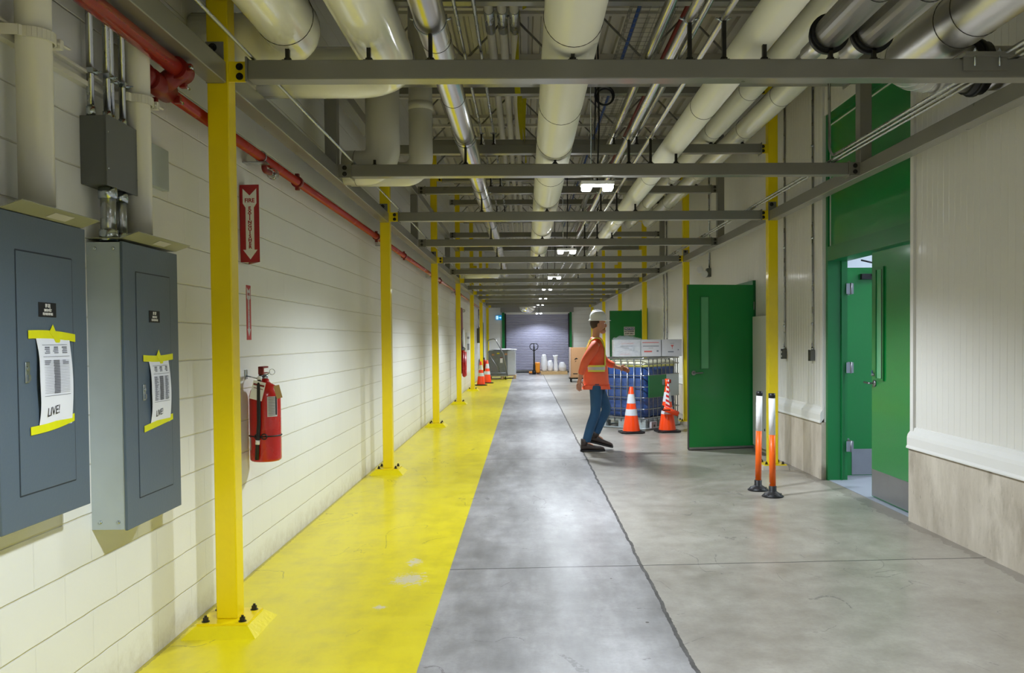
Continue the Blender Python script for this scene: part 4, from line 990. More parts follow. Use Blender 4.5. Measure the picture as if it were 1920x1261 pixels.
b.prism([(WS*f, Z(q)) for f, q in poly], 'z', .0016, .0024, mtx=MS); b.build('arrow', None, t)
text('FIRE', .036, sp(.52, Z(.205), .0030), US, (0, 0, 1), 'sign_red', t, 'lettering', 1.0, .0003, bold=.0010)
for k, ch in enumerate('EXTINGUISHER'): text(ch, .028, sp(.52, Z(.305+.0455*k), .0030), US, (0, 0, 1), 'sign_red', t, 'lettering', 1.15, .0003, bold=.0012)
# faded sticker below
t = thing('wall_sticker', (-1.808, 5.53, 1.53), 'small faded red arrow sticker on the wall above the fire extinguisher', 'sticker')
b = mb('faded_red'); b.box(-1.81, -1.8085, 5.485, 5.575, 1.528, 1.885); b.build('backing', None, t)
b = mb('carton_white'); b.prism([(5.495, 1.87), (5.53, 1.85), (5.565, 1.87), (5.565, 1.80), (5.545, 1.79), (5.545, 1.60), (5.562, 1.60), (5.53, 1.55), (5.498, 1.60), (5.515, 1.60), (5.515, 1.79), (5.495, 1.80)], 'x', -1.8085, -1.8078); b.build('arrow', None, t)
text('FIRE', .026, (-1.8072, 5.53, 1.825), (0, 1, 0), (0, 0, 1), 'sign_red', t, 'lettering', 1, .0002, bold=.0006)
for k, ch in enumerate(word): text(ch, .017, (-1.8072, 5.53, 1.785-.0155*k), (0, 1, 0), (0, 0, 1), 'sign_red', t, 'lettering', 1, .0002, bold=.0004)

# fire extinguisher
EX, EY, EZ = -1.69, 5.46, .745
t = thing('fire_extinguisher', (EX, EY, EZ), 'red fire extinguisher hanging on the block wall beyond the first yellow column', 'fire extinguisher')
R = .098
b = mb('ext_red'); b.lathe([(.001, 0), (R-.012, 0), (R-.002, .008), (R, .02), (R, .42), (R-.008, .455), (R-.03, .485), (R-.06, .503), (.028, .512), (.024, .53), (.001, .531)], (EX, EY, EZ), 'z', 40)
b.build('cylinder', None, t)
b = mb('zinc'); b.tube([(EX, EY, EZ+.525), (EX, EY, EZ+.56)], .02, 16); b.ring((EX+.05, EY-.01, EZ+.575), 'y', .018, .0018, 20, 5); b.tube([(EX+.02, EY, EZ+.56), (EX+.035, EY-.01, EZ+.575)], .003, 6); b.build('valve', None, t)
b = mb('dark_red'); b.box(EX-.016, EX+.016, EY-.085, EY+.03, EZ+.60, EZ+.612, bev=.003); b.box(EX-.016, EX+.016, EY-.085, EY-.06, EZ+.56, EZ+.61, bev=.004); b.box(EX-.014, EX+.014, EY-.06, EY+.03, EZ+.565, EZ+.573, bev=.002); b.build('handle', None, t)
b = mb('rubber')
b.tube(fillet([(EX, EY-.02, EZ+.55), (EX-.002, EY-.075, EZ+.56), (EX-.004, EY-.112, EZ+.50), (EX-.006, EY-.114, EZ+.25), (EX-.016, EY-.112, EZ+.14), (EX-.024, EY-.110, EZ+.02)], .03), .0125, 12)
b.build('hose', None, t)
b = mb('white'); b.tube([(EX-.0155, EY-.112, EZ+.145), (EX-.018, EY-.1115, EZ+.118)], .0145, 12); b.tube([(EX-.003, EY-.09, EZ+.545), (EX-.003, EY-.105, EZ+.525)], .0145, 12); b.build('hose_ferrule', None, t)
b = mb('rubber'); b.ring((EX, EY, EZ+.165), 'z', R+.002, .0045, 40, 6); b.ring((EX-.02, EY-.107, EZ+.165), 'y', .017, .004, 16, 5); b.ring((EX+.022, EY-.103, EZ+.165), 'y', .017, .004, 16, 5); b.build('strap', None, t)
def curved_label(nm, m, a0, a1, z0, z1, par, e=.0008):
    b = mb(m); N = 8; lo = []; hi = []
    for k in range(N+1):
        a = math.radians(a0+(a1-a0)*k/N); lo.append(b.bm.verts.new((EX+math.cos(a)*(R+e), EY+math.sin(a)*(R+e), EZ+z0))); hi.append(b.bm.verts.new((EX+math.cos(a)*(R+e), EY+math.sin(a)*(R+e), EZ+z1)))
    for k in range(N): b._f([lo[k], lo[k+1], hi[k+1], hi[k]], True)
    return b.build(nm, None, par, fix=False)
curved_label('instruction_label', 'carton_white', -66, -25, .29, .42, t)
b_ = [curved_label('printed_line', 'ink', -62, -36, .30+.010*k, .304+.010*k, t, .0014) for k in range(12)]
curved_label('instruction_label', 'black_ink', -34, -27, .30, .42, t, .0016)
curved_label('side_label', 'carton_white', -152, -138, .075, .155, t)
b = mb('white'); mt = Matrix.Translation((EX+.0, EY-.118, EZ+.52)) @ Matrix.Rotation(math.radians(14), 4, 'Y')
b.box(-.035, .045, -.0005, .0005, -.12, 0, mtx=mt); b.use('dark_red'); b.box(-.030, .040, -.0012, -.0005, -.030, -.018, mtx=mt); b.box(-.024, .036, -.0012, -.0005, -.048, -.044, mtx=mt); b.build('inspection_tag', None, t)
b = mb('wood'); mt = Matrix.Translation((EX+.09, EY-.06, EZ+.49)) @ Matrix.Rotation(math.radians(-14), 4, 'Y'); b.box(-.018, .020, -.0005, .0005, -.085, 0, mtx=mt); b.build('inspection_tag', None, t)
b = mb('zinc'); b.box(-1.808, -1.80, EY-.03, EY+.0, EZ+.53, EZ+.59); b.tube([(-1.80, EY-.01, EZ+.55), (-1.74, EY-.02, EZ+.535), (EX-.02, EY, EZ+.535)], .004, 8); b.build('wall_hook', None, t)

# far left wall items
t = thing('fire_hose_rack', (-1.72, 22.3, .6), 'dark red fire hose and cover hanging on the left wall behind the third yellow column', 'fire hose')
b = mb('dark_red'); b.box(-1.805, -1.66, 22.0, 22.5, .62, 2.38, bev=.04)
b.build('cover', None, t)
b = mb('ext_red')
for k in range(5): b.tube(fillet([(-1.64, 22.02+k*.1, 1.25), (-1.63, 22.02+k*.1, .58), (-1.60, 22.07+k*.1, .56), (-1.60, 22.07+k*.1, 1.2)], .04), .030, 10)
b.build('hose', None, t)
b = mb('steel'); b.tube([(-1.66, 22.1, 1.32), (-1.60, 22.0, 1.28)], .04, 12); b.ring((-1.6, 22.0, 2.28), 'y', .03, .01, 14, 6); b.build('valve', None, t)
b = mb('paper'); b.blob((-1.63, 22.1, 1.55), .035, .1, .28, .2, 4); b.build('white_tag', None, t)
b = mb('paper'); b.box(-1.81, -1.79, 25.6, 27.2, .5, 1.74); b.use('ink'); b.box(-1.79, -1.788, 25.9, 26.9, 1.55, 1.62); b.box(-1.79, -1.788, 25.9, 26.9, 1.2, 1.4)
o = b.build('wall_board'); tag(o, 'white notice board on the left wall beyond the fire hose', 'board')
b = mb('yellow'); b.box(-1.81, -1.69, 27.75, 27.95, 0, 2.42, bev=.006); o = b.build('guard_post'); tag(o, 'short yellow guard post against the left wall beside the far cones', 'post')
t = thing('disconnect_box', (-1.75, 31.8, 1.4), 'grey disconnect box with conduits on the far left wall', 'electrical box')
b = mb('box_grey'); b.box(-1.8095, -1.68, 31.5, 32.0, 1.40, 1.95); b.build('box', None, t)
b = mb('conduit'); b.tube([(-1.75, 31.65, 1.95), (-1.75, 31.65, 2.67)], .02, 10); b.tube([(-1.75, 31.85, 1.95), (-1.75, 31.85, 2.67)], .02, 10); b.build('conduit', None, t)
t = thing('fire_extinguisher', (-1.66, 33.8, .15), 'small red fire extinguisher low on the far left wall behind the cart', 'fire extinguisher')
b = mb('ext_red'); b.lathe([(.001, 0), (.09, 0), (.09, .40), (.04, .47), (.001, .48)], (-1.66, 33.8, .25), 'z', 20); b.build('cylinder', None, t)
b = mb('black'); b.box(-1.68, -1.64, 33.72, 33.84, .73, .80); b.build('handle', None, t)
b = mb('zinc'); b.box(-1.808, -1.74, 33.78, 33.82, .60, .64); b.build('wall_hook', None, t)

# ================================================================ right wall fittings
for i, (x, y, zt) in enumerate(((3.150, 9.13, 4.9), (3.150, 10.12, 4.9))):
    t = thing('outlet_box', (3.14, y, 1.25), 'small grey outlet box with an upright conduit, the one %s' % ['nearer the tall green doorway', 'nearer the yellow column'][i], 'outlet', 'outlet boxes on the ribbed wall')
    b = mb('box_grey'); b.box(3.118, 3.17, y-.035, y+.035, 1.255, 1.375, bev=.003); b.build('box', None, t)
    b = mb('edge'); b.box(3.1165, 3.118, y-.036, y+.036, 1.254, 1.376); b.build('cover_plate', None, t)
    if i: b = mb('white'); b.box(3.115, 3.1168, y-.012, y+.012, 1.275, 1.30); b.box(3.115, 3.1168, y-.012, y+.012, 1.325, 1.35); b.build('socket_face', None, t)
    b = mb('conduit'); b.tube([(x, y, 1.375), (x, y, 1.50), (x+.006, y, 1.62), (x+.006, y, zt)], .011, 12); b.build('conduit', None, t)
    b = mb('zinc')
    for zz in (1.385, 1.66, 2.6, 3.6): b.tube([(x+.004, y, zz-.012), (x+.004, y, zz+.012)], .016, 12)
    b.build('strap', None, t)
for y, lab in ((18.55, 'left'), (18.95, 'right')):
    b = mb('conduit'); b.tube([(3.15, y, .75), (3.15, y, 4.9)], .016, 10); o = b.build('wall_conduit'); tag(o, '%s upright conduit of a pair on the ribbed wall behind the cartons' % lab, 'conduit', 'paired conduits behind the cartons')
t = thing('emergency_light', (3.10, 14.25, 2.58), 'twin head emergency light on the ribbed wall above the open green door', 'emergency light')
b = mb('box_grey'); b.box(3.10, 3.17, 14.19, 14.31, 2.55, 2.70, bev=.005); b.build('box', None, t)
b = mb('conduit'); b.tube([(3.15, 14.25, 2.70), (3.15, 14.25, 4.9)], .014, 10); b.build('conduit', None, t)
for dx, dz in ((-.10, .05), (-.02, -.02)):
    b = mb('lamp_body'); b.lathe([(.001, .04), (.035, .035), (.055, -.03), (.058, -.045), (.05, -.045), (.001, -.04)], (3.07+dx, 14.20, 2.62+dz), 'y', 18)
    b.tube([(3.10, 14.25, 2.62), (3.07+dx, 14.23, 2.62+dz)], .008, 8); b.build('lamp_head', None, t)

# ================================================================ delineator posts
def delineator(x, y, h, lab, lean):
    t = thing('delineator_post', (x, y, 0), lab, 'post', 'orange and white delineator posts')
    b = mb('rubber'); b.lathe([(.10, 0), (.102, .008), (.075, .03), (.048, .045), (.036, .055), (.036, .10), (.028, .105), (.001, .105)], (x, y, 0), 'z', 28)
    for k in range(8):
        a = 2*PI*k/8; b.blob((x+math.cos(a)*.078, y+math.sin(a)*.078, .026), .010, .010, .006)
    b.build('base', None, t)
    L = lambda z: (x+lean*z, y, z)
    b = mb('orange_post'); b.tube([L(.10), L(h*.60)], .030, 24); b.build('lower_tube', None, t)
    b = mb('post_white'); b.tube([L(h*.60), L(h-.045)], .0305, 24); b.build('reflective_band', None, t)
    b = mb('black'); b.tube([L(h-.045), L(h)], .032, 24); b.build('cap', None, t)
    b = mb('zinc'); b.tube([(x-.033, y-.012, .13), (x-.025, y-.012, .13)], .006, 8); b.build('bolt', None, t)
    return t
delineator(2.345, 7.90, .985, 'nearer orange and white delineator post on a black rubber base', -.006)
delineator(2.30, 8.24, .985, 'farther orange and white delineator post, half hidden by the nearer one', .016)

# ================================================================ traffic cones
def cone(x, y, h, lab, group, rz=.4):
    t = thing('traffic_cone', (x, y, 0), lab, 'traffic cone', group)
    rb, rt = .140, .030; R = lambda f: rb+(rt-rb)*f
    def band(nm, f0, f1, m, e=0):
        b = mb(m); b.lathe([(R(f0)+e, .03+(h-.03)*f0), (R(f1)+e, .03+(h-.03)*f1)]+([(R(f1)*.8, h+.006), (.001, h+.006)] if f1 == 1 else []), (x, y, 0), 'z', 32, cap=False); return b.build(nm, None, t)
    band('cone_body', 0, 1, 'orange'); band('reflective_collar', .635, .845, 'reflective', .0025); band('reflective_collar', .36, .505, 'reflective', .0025)
    b = mb('rubber'); mt = Matrix.Translation((x, y, 0)) @ Matrix.Rotation(rz, 4, 'Z')
    b.prism([(-.19, -.13), (-.13, -.19), (.13, -.19), (.19, -.13), (.19, .13), (.13, .19), (-.13, .19), (-.19, .13)], 'z', 0, .028, mtx=mt)
    b.lathe([(.16, .028), (.146, .038), (.135, .036)], (x, y, 0), 'z', 28); b.build('base', None, t)
    return t
cone(1.698, 13.42, .735, 'traffic cone standing plain in front of the blue liquid tote', 'traffic cones by the tote', .12)
t = cone(2.295, 13.52, .76, 'traffic cone carrying a red and white barrier tape reel', 'traffic cones by the tote', .1)
x, y = 2.295, 13.52
b = mb('orange'); b.tube([(x, y, .74), (x, y, .86)], .036, 20); b.build('topper', None, t)
b = mb('box_grey'); b.box(x-.075, x-.037, y-.02, y+.02, .76, .85, bev=.004); b.build('tape_clip', None, t)
b = mb('dark_red'); b.box(x+.036, x+.062, y-.02, y+.02, .79, .85, bev=.004); b.build('tape_clip', None, t)
b = mb('tape_stripe'); n = 10; A = []; Bv = []
for k in range(n+1):
    f = k/n; zz = .85-.45*f; xx = x+.015-.03*math.sin(f*PI*.6); yy = y-.045-.085*f; hw = .010+.024*f
    A.append(((xx-hw, yy, zz))); Bv.append(((xx+hw, yy, zz)))
a = [b.bm.verts.new(p) for p in A]; c = [b.bm.verts.new(p) for p in Bv]; a2 = [b.bm.verts.new((p[0], p[1]+.003, p[2])) for p in A]; c2 = [b.bm.verts.new((p[0], p[1]+.003, p[2])) for p in Bv]
for k in range(n):
    b._f([a[k], a[k+1], c[k+1], c[k]]); b._f([a2[k], c2[k], c2[k+1], a2[k+1]]); b._f([a[k], a2[k], a2[k+1], a[k+1]]); b._f([c[k], c[k+1], c2[k+1], c2[k]])
b.build('barrier_tape', None, t)
b = mb('orange'); b.tube([(x-.10, y-.16, .40), (x+.15, y-.13, .30)], .042, 20); b.build('reel', None, t)
b = mb('black'); b.tube([(x-.115, y-.163, .406), (x-.10, y-.16, .40)], .043, 20); b.box(x-.10, x+.02, y-.205, y-.198, .36, .375); b.tube([(x+.15, y-.13, .30), (x+.155, y-.13, .298)], .040, 20); b.build('reel_end', None, t)
cone(-1.485, 27.95, .80, 'far traffic cone, left of two on the yellow floor strip', 'far traffic cones', .2)
cone(-1.33, 29.3, .80, 'far traffic cone, right and farther of two on the yellow floor strip', 'far traffic cones', .2)

# ================================================================ the tote of blue liquid
C0 = V((1.99, 13.80, 0)); ang = math.atan2(.76, .65)        # near corner; long side runs to the back right
MT = Matrix.Translation(C0) @ Matrix.Rotation(ang, 4, 'Z')    # local x 0..1.2 (right face), local y 0..1.0 (left face)
ctr = MT @ V((.56, .5, 0))
t = thing('liquid_tote', ctr, 'caged tote of blue liquid behind the two traffic cones', 'tote')
def rrect(x0, x1, y0, y1, r, n=6):
    p = []
    for cx_, cy_, a0 in ((x1-r, y1-r, 0), (x0+r, y1-r, 90), (x0+r, y0+r, 180), (x1-r, y0+r, 270)):
        for k in range(n+1): a = math.radians(a0+90*k/n); p.append((cx_+r*math.cos(a), cy_+r*math.sin(a)))
    return p
def stack(b, secs, x0, x1, y0, y1, r, mtx):
    rings = []
    for z, ins in secs: rings.append([b.bm.verts.new(mtx @ V((p[0], p[1], z))) for p in rrect(x0+ins, x1-ins, y0+ins, y1-ins, r)])
    for i in range(len(rings)-1):
        n = len(rings[i])
        for k in range(n): b._f([rings[i][k], rings[i][(k+1) % n], rings[i+1][(k+1) % n], rings[i+1][k]], True)
    b._f(rings[0][::-1]); b._f(rings[-1])
b = mb('blue_liq'); stack(b, [(.20, .03), (.23, .0), (.38, 0), (.40, .006), (.42, 0), (.72, 0), (.74, .006), (.76, 0), (1.035, 0)], .04, 1.08, .04, .96, .12, MT); tk = b.build('tank_lower', None, t); tk['label'] = 'lower tank filled with blue liquid'
b = mb('liq_line'); stack(b, [(1.035, 0), (1.072, 0)], .04, 1.08, .04, .96, .12, MT); b.build('residue_band', None, t)
b = mb('tank'); stack(b, [(1.072, 0), (1.11, .0), (1.14, .03), (1.15, .12)], .04, 1.08, .04, .96, .12, MT); tp = b.build('tank_upper', None, t); tp['label'] = 'pale empty upper part of the tank'
b = mb('cage')
HZ = (.19, .34, .53, .71, .90, 1.085, 1.185)
for z in HZ:
    r = .012 if z in (.19, 1.185) else .008
    p = [MT @ V((q[0], q[1], z)) for q in rrect(0, 1.12, 0, 1.0, .07, 5)]; p.append(p[0]); b.tube(p, r, 8, cap=False)
for q in [.09+.134*k for k in range(8)]:
    for yy in (0, 1.0): b.tube([MT @ V((q, yy, .12)), MT @ V((q, yy, 1.185))], .008, 8)
for q in [.10+.133*k for k in range(7)]:
    for xx in (0, 1.12): b.tube([MT @ V((xx, q, .12)), MT @ V((xx, q, 1.185))], .008, 8)
b.build('wire_cage', None, t)
b = mb('galv'); b.box(.02, 1.10, .02, .98, .135, .165, mtx=MT)
p = [MT @ V((q[0], q[1], .015)) for q in rrect(0, 1.12, 0, 1.0, .07, 5)]; p.append(p[0]); b.tube(p, .014, 8, cap=False)
b.build('pallet_deck', None, t)
for fx_ in (.10, .56, 1.02):
    for fy_ in (.10, .5, .90):
        b = mb('galv'); b.box(fx_-.075, fx_+.075, fy_-.075, fy_+.075, .01, .135, mtx=MT, bev=.008); b.build('foot', None, t)
b = mb('green_card'); b.box(.06, .62, -.020, -.012, .53, .90, mtx=MT); b.build('green_placard', None, t)
b = mb('galv'); b.box(.62, 1.04, -.018, -.012, .53, .90, mtx=MT); b.build('steel_placard', None, t)
# valve at the near corner and its striped cover
b = mb('carton_white'); b.box(.10, .26, -.045, -.005, .02, .13, mtx=MT); b.use('dark_red')
for k in range(3): b.box(.125+k*.045, .140+k*.045, -.047, -.045, .03, .12, mtx=MT)
b.use('black'); b.tube([MT @ V((.18, -.05, .06)), MT @ V((.18, -.044, .06))], .02, 12); b.build('valve_cover', None, t)
# boxes on the tote
cy = 14.62
def carton(x0, x1, lab, wrap=False):
    t = thing('carton', ((x0+x1)/2, cy+.2, 1.20), lab, 'carton', 'cartons on the tote')
    b = mb('carton_white'); b.box(x0+.004, x1-.004, cy, cy+.40, 1.202, 1.497, bev=.006); b.build('box', None, t)
    b = mb('ink'); b.box((x0+x1)/2-.002, (x0+x1)/2+.002, cy, cy+.40, 1.4972, 1.4978); b.build('flap_seam', None, t)
    return t
t1 = carton(1.555, 2.02, 'plastic wrapped white carton, left of three on the blue liquid tote', True)
b = mb('wrap'); rnd = random.Random(3)
N = 14; rows = []
for i in range(N+1):
    f = i/N; row = []
    for k in range(12):
        g = k/11; zz = 1.20+.31*g; row.append(b.bm.verts.new((1.535+.50*f+rnd.uniform(-.006, .006), cy-.012+rnd.uniform(-.010, .004), zz)))
    row.append(b.bm.verts.new((1.54+.49*f, cy+.06, 1.515+.045*math.sin(f*PI)+rnd.uniform(-.012, .015)))); row.append(b.bm.verts.new((1.54+.49*f, cy+.2, 1.52+.05*math.sin(f*PI*1.0)+rnd.uniform(-.012, .015)))); row.append(b.bm.verts.new((1.54+.49*f, cy+.41, 1.50)))
    rows.append(row)
for i in range(N):
    for k in range(len(rows[0])-1): b._f([rows[i][k], rows[i+1][k], rows[i+1][k+1], rows[i][k+1]], True)
b.build('stretch_wrap', None, t1, fix=False)
text('FRAGILE GOODS', .052, (1.79, cy-.001, 1.36), (1, 0, 0), (0, 0, 1), 'ink', t1, 'printed_words', .8) if False else None
b = mb('red_ink'); b.box(1.68, 1.90, cy-.0012, cy-.0004, 1.425, 1.437); b.box(1.66, 1.84, cy-.0012, cy-.0004, 1.235, 1.245); b.use('ink')
for k in range(7): b.ring((1.67+.045*k, cy-.002, 1.375-.014*k), 'y', .014, .003, 12, 4)
b.box(1.66, 1.94, cy-.0012, cy-.0004, 1.378, 1.392); b.build('print', None, t1)
t2 = carton(2.024, 2.385, 'white carton with red and black print, middle of three on the tote')
b = mb('red_ink'); b.box(2.05, 2.34, cy-.0012, cy-.0004, 1.438, 1.450); b.box(2.08, 2.22, cy-.0012, cy-.0004, 1.275, 1.30); b.use('ink'); b.box(2.06, 2.34, cy-.0012, cy-.0004, 1.374, 1.388); b.box(2.16, 2.24, cy-.0012, cy-.0004, 1.345, 1.352); b.box(2.30, 2.335, cy-.0012, cy-.0004, 1.28, 1.31); b.build('print', None, t2)
t3 = carton(2.389, 2.752, 'plainest white carton with one small red mark, right of three on the tote')
b = mb('red_ink'); b.prism([(2.545, 1.40), (2.605, 1.40), (2.575, 1.355)], 'y', cy-.0012, cy-.0004); b.box(2.571, 2.579, cy-.0012, cy-.0004, 1.33, 1.36); b.use('ink'); b.box(2.54, 2.61, cy-.0012, cy-.0004, 1.425, 1.431); b.box(2.50, 2.60, cy-.0012, cy-.0004, 1.27, 1.29); b.box(2.67, 2.69, cy-.0012, cy-.0004, 1.305, 1.325); b.build('print', None, t3)

# ================================================================ far end things
# brown carton on a dolly
t = thing('wheeled_dolly', (1.90, 29.7, 0), 'low dolly under the tall brown carton behind the walking person', 'dolly')
b = mb('dark'); b.box(1.55, 2.28, 29.45, 30.1, .11, .15); b.build('deck', None, t)
for xx in (1.62, 2.2):
    for yy in (29.52, 30.02):
        b = mb('rubber'); b.tube([(xx-.02, yy, .055), (xx+.02, yy, .055)], .055, 14); b.box(xx-.012, xx+.012, yy-.02, yy+.02, .06, .11); b.build('caster', None, t)
t = thing('carton', (1.90, 29.7, .15), 'tall brown cardboard carton on a dolly behind the walking person', 'carton')
b = mb('carton'); b.box(1.58, 2.25, 29.48, 30.05, .152, 1.22, bev=.01); b.build('box', None, t)
b = mb('black_ink'); b.prism([(1.72, .78), (1.86, .82), (1.80, .86), (1.76, .84)], 'y', 29.478, 29.4795); b.box(1.68, 1.84, 29.478, 29.4795, .28, .31); b.prism([(1.74, .70), (1.78, .76), (1.80, .74)], 'y', 29.478, 29.4795); b.build('print', None, t)
b = mb('wrap'); b.box(1.56, 1.60, 29.46, 30.07, .2, 1.23); b.build('stretch_wrap', None, t)
# cart with wrapped load at the left
t = thing('hand_cart', (-1.2, 31.9, 0), 'grey platform cart with a tall bent tube handle beside the wrapped load', 'cart')
b = mb('steel'); b.tube(fillet([(-1.44, 31.9, .2), (-1.44, 31.9, 1.50), (-1.15, 31.9, 1.56), (-.82, 31.9, .95), (-.68, 31.9, .15)], .12), .02, 10); b.build('handle', None, t)
b = mb('steel'); b.box(-1.46, -.66, 31.7, 32.1, .12, .16); b.tube([(-1.44, 31.9, .25), (-.70, 31.9, .25)], .015, 8); b.tube([(-1.4, 31.9, 1.0), (-.9, 31.9, .2)], .012, 8); b.build('platform', None, t)
for xx in (-1.38, -.76):
    b = mb('rubber'); b.tube([(xx-.02, 31.85, .06), (xx+.02, 31.85, .06)], .06, 14); b.build('wheel', None, t)
t = thing('wood_pallet', (-.9, 33.1, 0), 'wood pallet under the plastic wrapped grey load at the far left', 'pallet')
b = mb('wood'); b.box(-1.46, -.36, 32.5, 33.6, .10, .13); b.build('deck', None, t)
for xx in (-1.40, -.91, -.42): b = mb('wood'); b.box(xx-.05, xx+.05, 32.5, 33.6, 0, .10); b.build('runner', None, t)
t = thing('wrapped_load', (-.9, 33.1, .13), 'square plastic wrapped grey load on a pallet at the far left', 'load')
b = mb('wrapped'); b.box(-1.44, -.70, 32.52, 33.58, .132, 1.10, bev=.03); b.build('load', None, t)
b = mb('wrap'); b.box(-.72, -.36, 32.53, 33.57, .132, 1.11, bev=.04); b.use('reflective'); b.box(-.69, -.39, 32.56, 33.5, .14, 1.08)
b.build('stretch_wrap', None, t)
b = mb('bag'); b.blob((-.8, 33.0, 1.12), .5, .45, .05, .15, 5); b.build('top_film', None, t)
b = mb('caution'); b.box(-1.10, -1.0, 32.512, 32.519, .96, 1.01); b.use('white'); b.box(-.98, -.88, 32.512, 32.519, .62, .82); b.use('dark_red'); b.box(-.98, -.88, 32.510, 32.512, .80, .83); b.use('carton'); b.box(-1.30, -1.20, 32.512, 32.519, .90, .97); b.box(-.80, -.70, 32.512, 32.519, .92, .99); b.build('stickers', None, t)
# pallet jack
t = thing('pallet_jack', (.40, 36.5, 0), 'orange pallet jack with a tall black handle before the roller door', 'pallet jack')
b = mb('black'); b.tube([(.38, 36.4, .25), (.38, 36.3, 1.22)], .035, 12); b.tube(fillet([(.38, 36.3, 1.02), (.22, 36.3, 1.12), (.20, 36.3, 1.25), (.27, 36.3, 1.34), (.49, 36.3, 1.34), (.56, 36.3, 1.25), (.54, 36.3, 1.12), (.38, 36.3, 1.02)], .06), .017, 8); b.tube([(.38, 36.3, 1.0), (.38, 36.3, 1.34)], .02, 8); b.build('handle', None, t)
b = mb('jack_orange'); b.box(.42, .64, 36.42, 36.62, .06, .52, bev=.04); b.build('pump_body', None, t)
b = mb('black'); b.tube([(.30, 36.4, .09), (.46, 36.4, .09)], .09, 16); b.box(.33, .43, 36.35, 36.5, .08, .42, bev=.02); b.build('steer_wheel', None, t)
b = mb('jack_orange'); b.box(.50, .64, 36.6, 37.6, .04, .09); b.box(.16, .30, 36.6, 37.6, .04, .09); b.box(.16, .64, 36.55, 36.65, .05, .09); b.build('fork', None, t)
# sacks on a pallet
t = thing('wood_pallet', (1.15, 36.6, 0), 'wood pallet under the white plastic sacks before the roller door', 'pallet')
b = mb('wood'); b.box(.66, 1.82, 36.1, 37.0, .09, .12); b.build('deck', None, t)
for yy in (36.13, 36.55, 36.97): b = mb('wood'); b.box(.66, 1.82, yy-.04, yy+.04, 0, .09); b.build('runner', None, t)
for i, (x, y, rx, ry, z0, z1, lean, lab) in enumerate(((.82, 36.45, .13, .15, .12, .86, 0, 'tallest white plastic sack standing upright beside the pallet jack'), (1.085, 36.6, .12, .15, .12, .60, 0, 'squat white plastic sack second from the pallet jack'), (1.34, 36.5, .11, .14, .12, .82, -.03, 'leaning white plastic sack with an open flared top'), (1.62, 36.5, .15, .17, .12, .52, -.02, 'slumped white plastic sack at the right end of the pallet'))):
    b = mb('bag'); rnd = random.Random(i); n = 9; rings = []
    for k in range(n+1):
        f = k/n; s_ = (.8+.35*math.sin(PI*min(1, f*1.15)))*(1 if f < .9 else .62) if i != 2 else (1-.55*f if f < .7 else .62+(f-.7)*1.3)
        zz = z0+(z1-z0)*f; rings.append([b.bm.verts.new((x+lean*f*2*.5+math.cos(a)*rx*s_*(1+rnd.uniform(-.09, .09)), y+math.sin(a)*ry*s_*(1+rnd.uniform(-.09, .09)), zz+rnd.uniform(-.01, .01)*(1 if 0 < k else 0))) for a in [2*PI*q/16 for q in range(16)]])
    for k in range(n):
        for q in range(16): b._f([rings[k][q], rings[k][(q+1) % 16], rings[k+1][(q+1) % 16], rings[k+1][q]], True)
    b._f(rings[0][::-1]); b._f(rings[-1])
    o = b.build('plastic_sack'); tag(o, lab, 'sack', 'white plastic sacks')
# convex mirror, exit sign
t = thing('convex_mirror', (.10, 33.6, 2.75), 'round convex ceiling mirror hanging before the roller door', 'mirror')
b = mb('mirror'); b.lathe([(.001, -.24)]+[(.31*math.sin(math.radians(a)), -.24*math.cos(math.radians(a))) for a in range(8, 91, 8)]+[(.31, 0)], (.10, 33.6, 2.80), 'z', 32); b.build('dome', None, t)
b = mb('white'); b.lathe([(.31, 0), (.325, 0), (.325, .02), (.001, .02)], (.10, 33.6, 2.80), 'z', 32); b.build('rim', None, t)
b = mb('zinc'); b.tube([(.10, 33.6, 2.82), (.10, 33.6, 5.6)], .006, 6); b.build('rod', None, t)
t = thing('exit_sign', (-1.18, 38.1, 2.48), 'lit blue green running figure exit sign left of the roller door', 'exit sign')
b = mb('exit_blue'); b.box(-1.33, -1.06, 38.12, 38.18, 2.42, 2.62); b.build('sign_face', None, t)
b = mb('exit_white'); b.box(-1.31, -1.215, 38.115, 38.12, 2.445, 2.595); b.prism([(-1.19, 2.51), (-1.13, 2.51), (-1.13, 2.47), (-1.075, 2.52), (-1.13, 2.57), (-1.13, 2.53), (-1.19, 2.53)], 'y', 38.115, 38.12); b.build('arrow_and_doorway', None, t)
b = mb('exit_blue'); Yf = 38.112
b.tube([(-1.262, Yf, 2.57), (-1.262, Yf, 2.571)], .010, 10); b.tube([(-1.264, Yf, 2.56), (-1.270, Yf, 2.515)], .008, 6); b.tube([(-1.27, Yf, 2.515), (-1.245, Yf, 2.49), (-1.250, Yf, 2.46)], .005, 6); b.tube([(-1.27, Yf, 2.515), (-1.29, Yf, 2.48), (-1.302, Yf, 2.475)], .005, 6); b.tube([(-1.266, Yf, 2.55), (-1.24, Yf, 2.54)], .004, 6); b.tube([(-1.266, Yf, 2.55), (-1.288, Yf, 2.53)], .004, 6)
b.build('running_figure', None, t)
b = mb('zinc'); b.box(-1.20, -1.18, 38.15, 38.2, 2.62, 2.66); b.build('bracket', None, t)
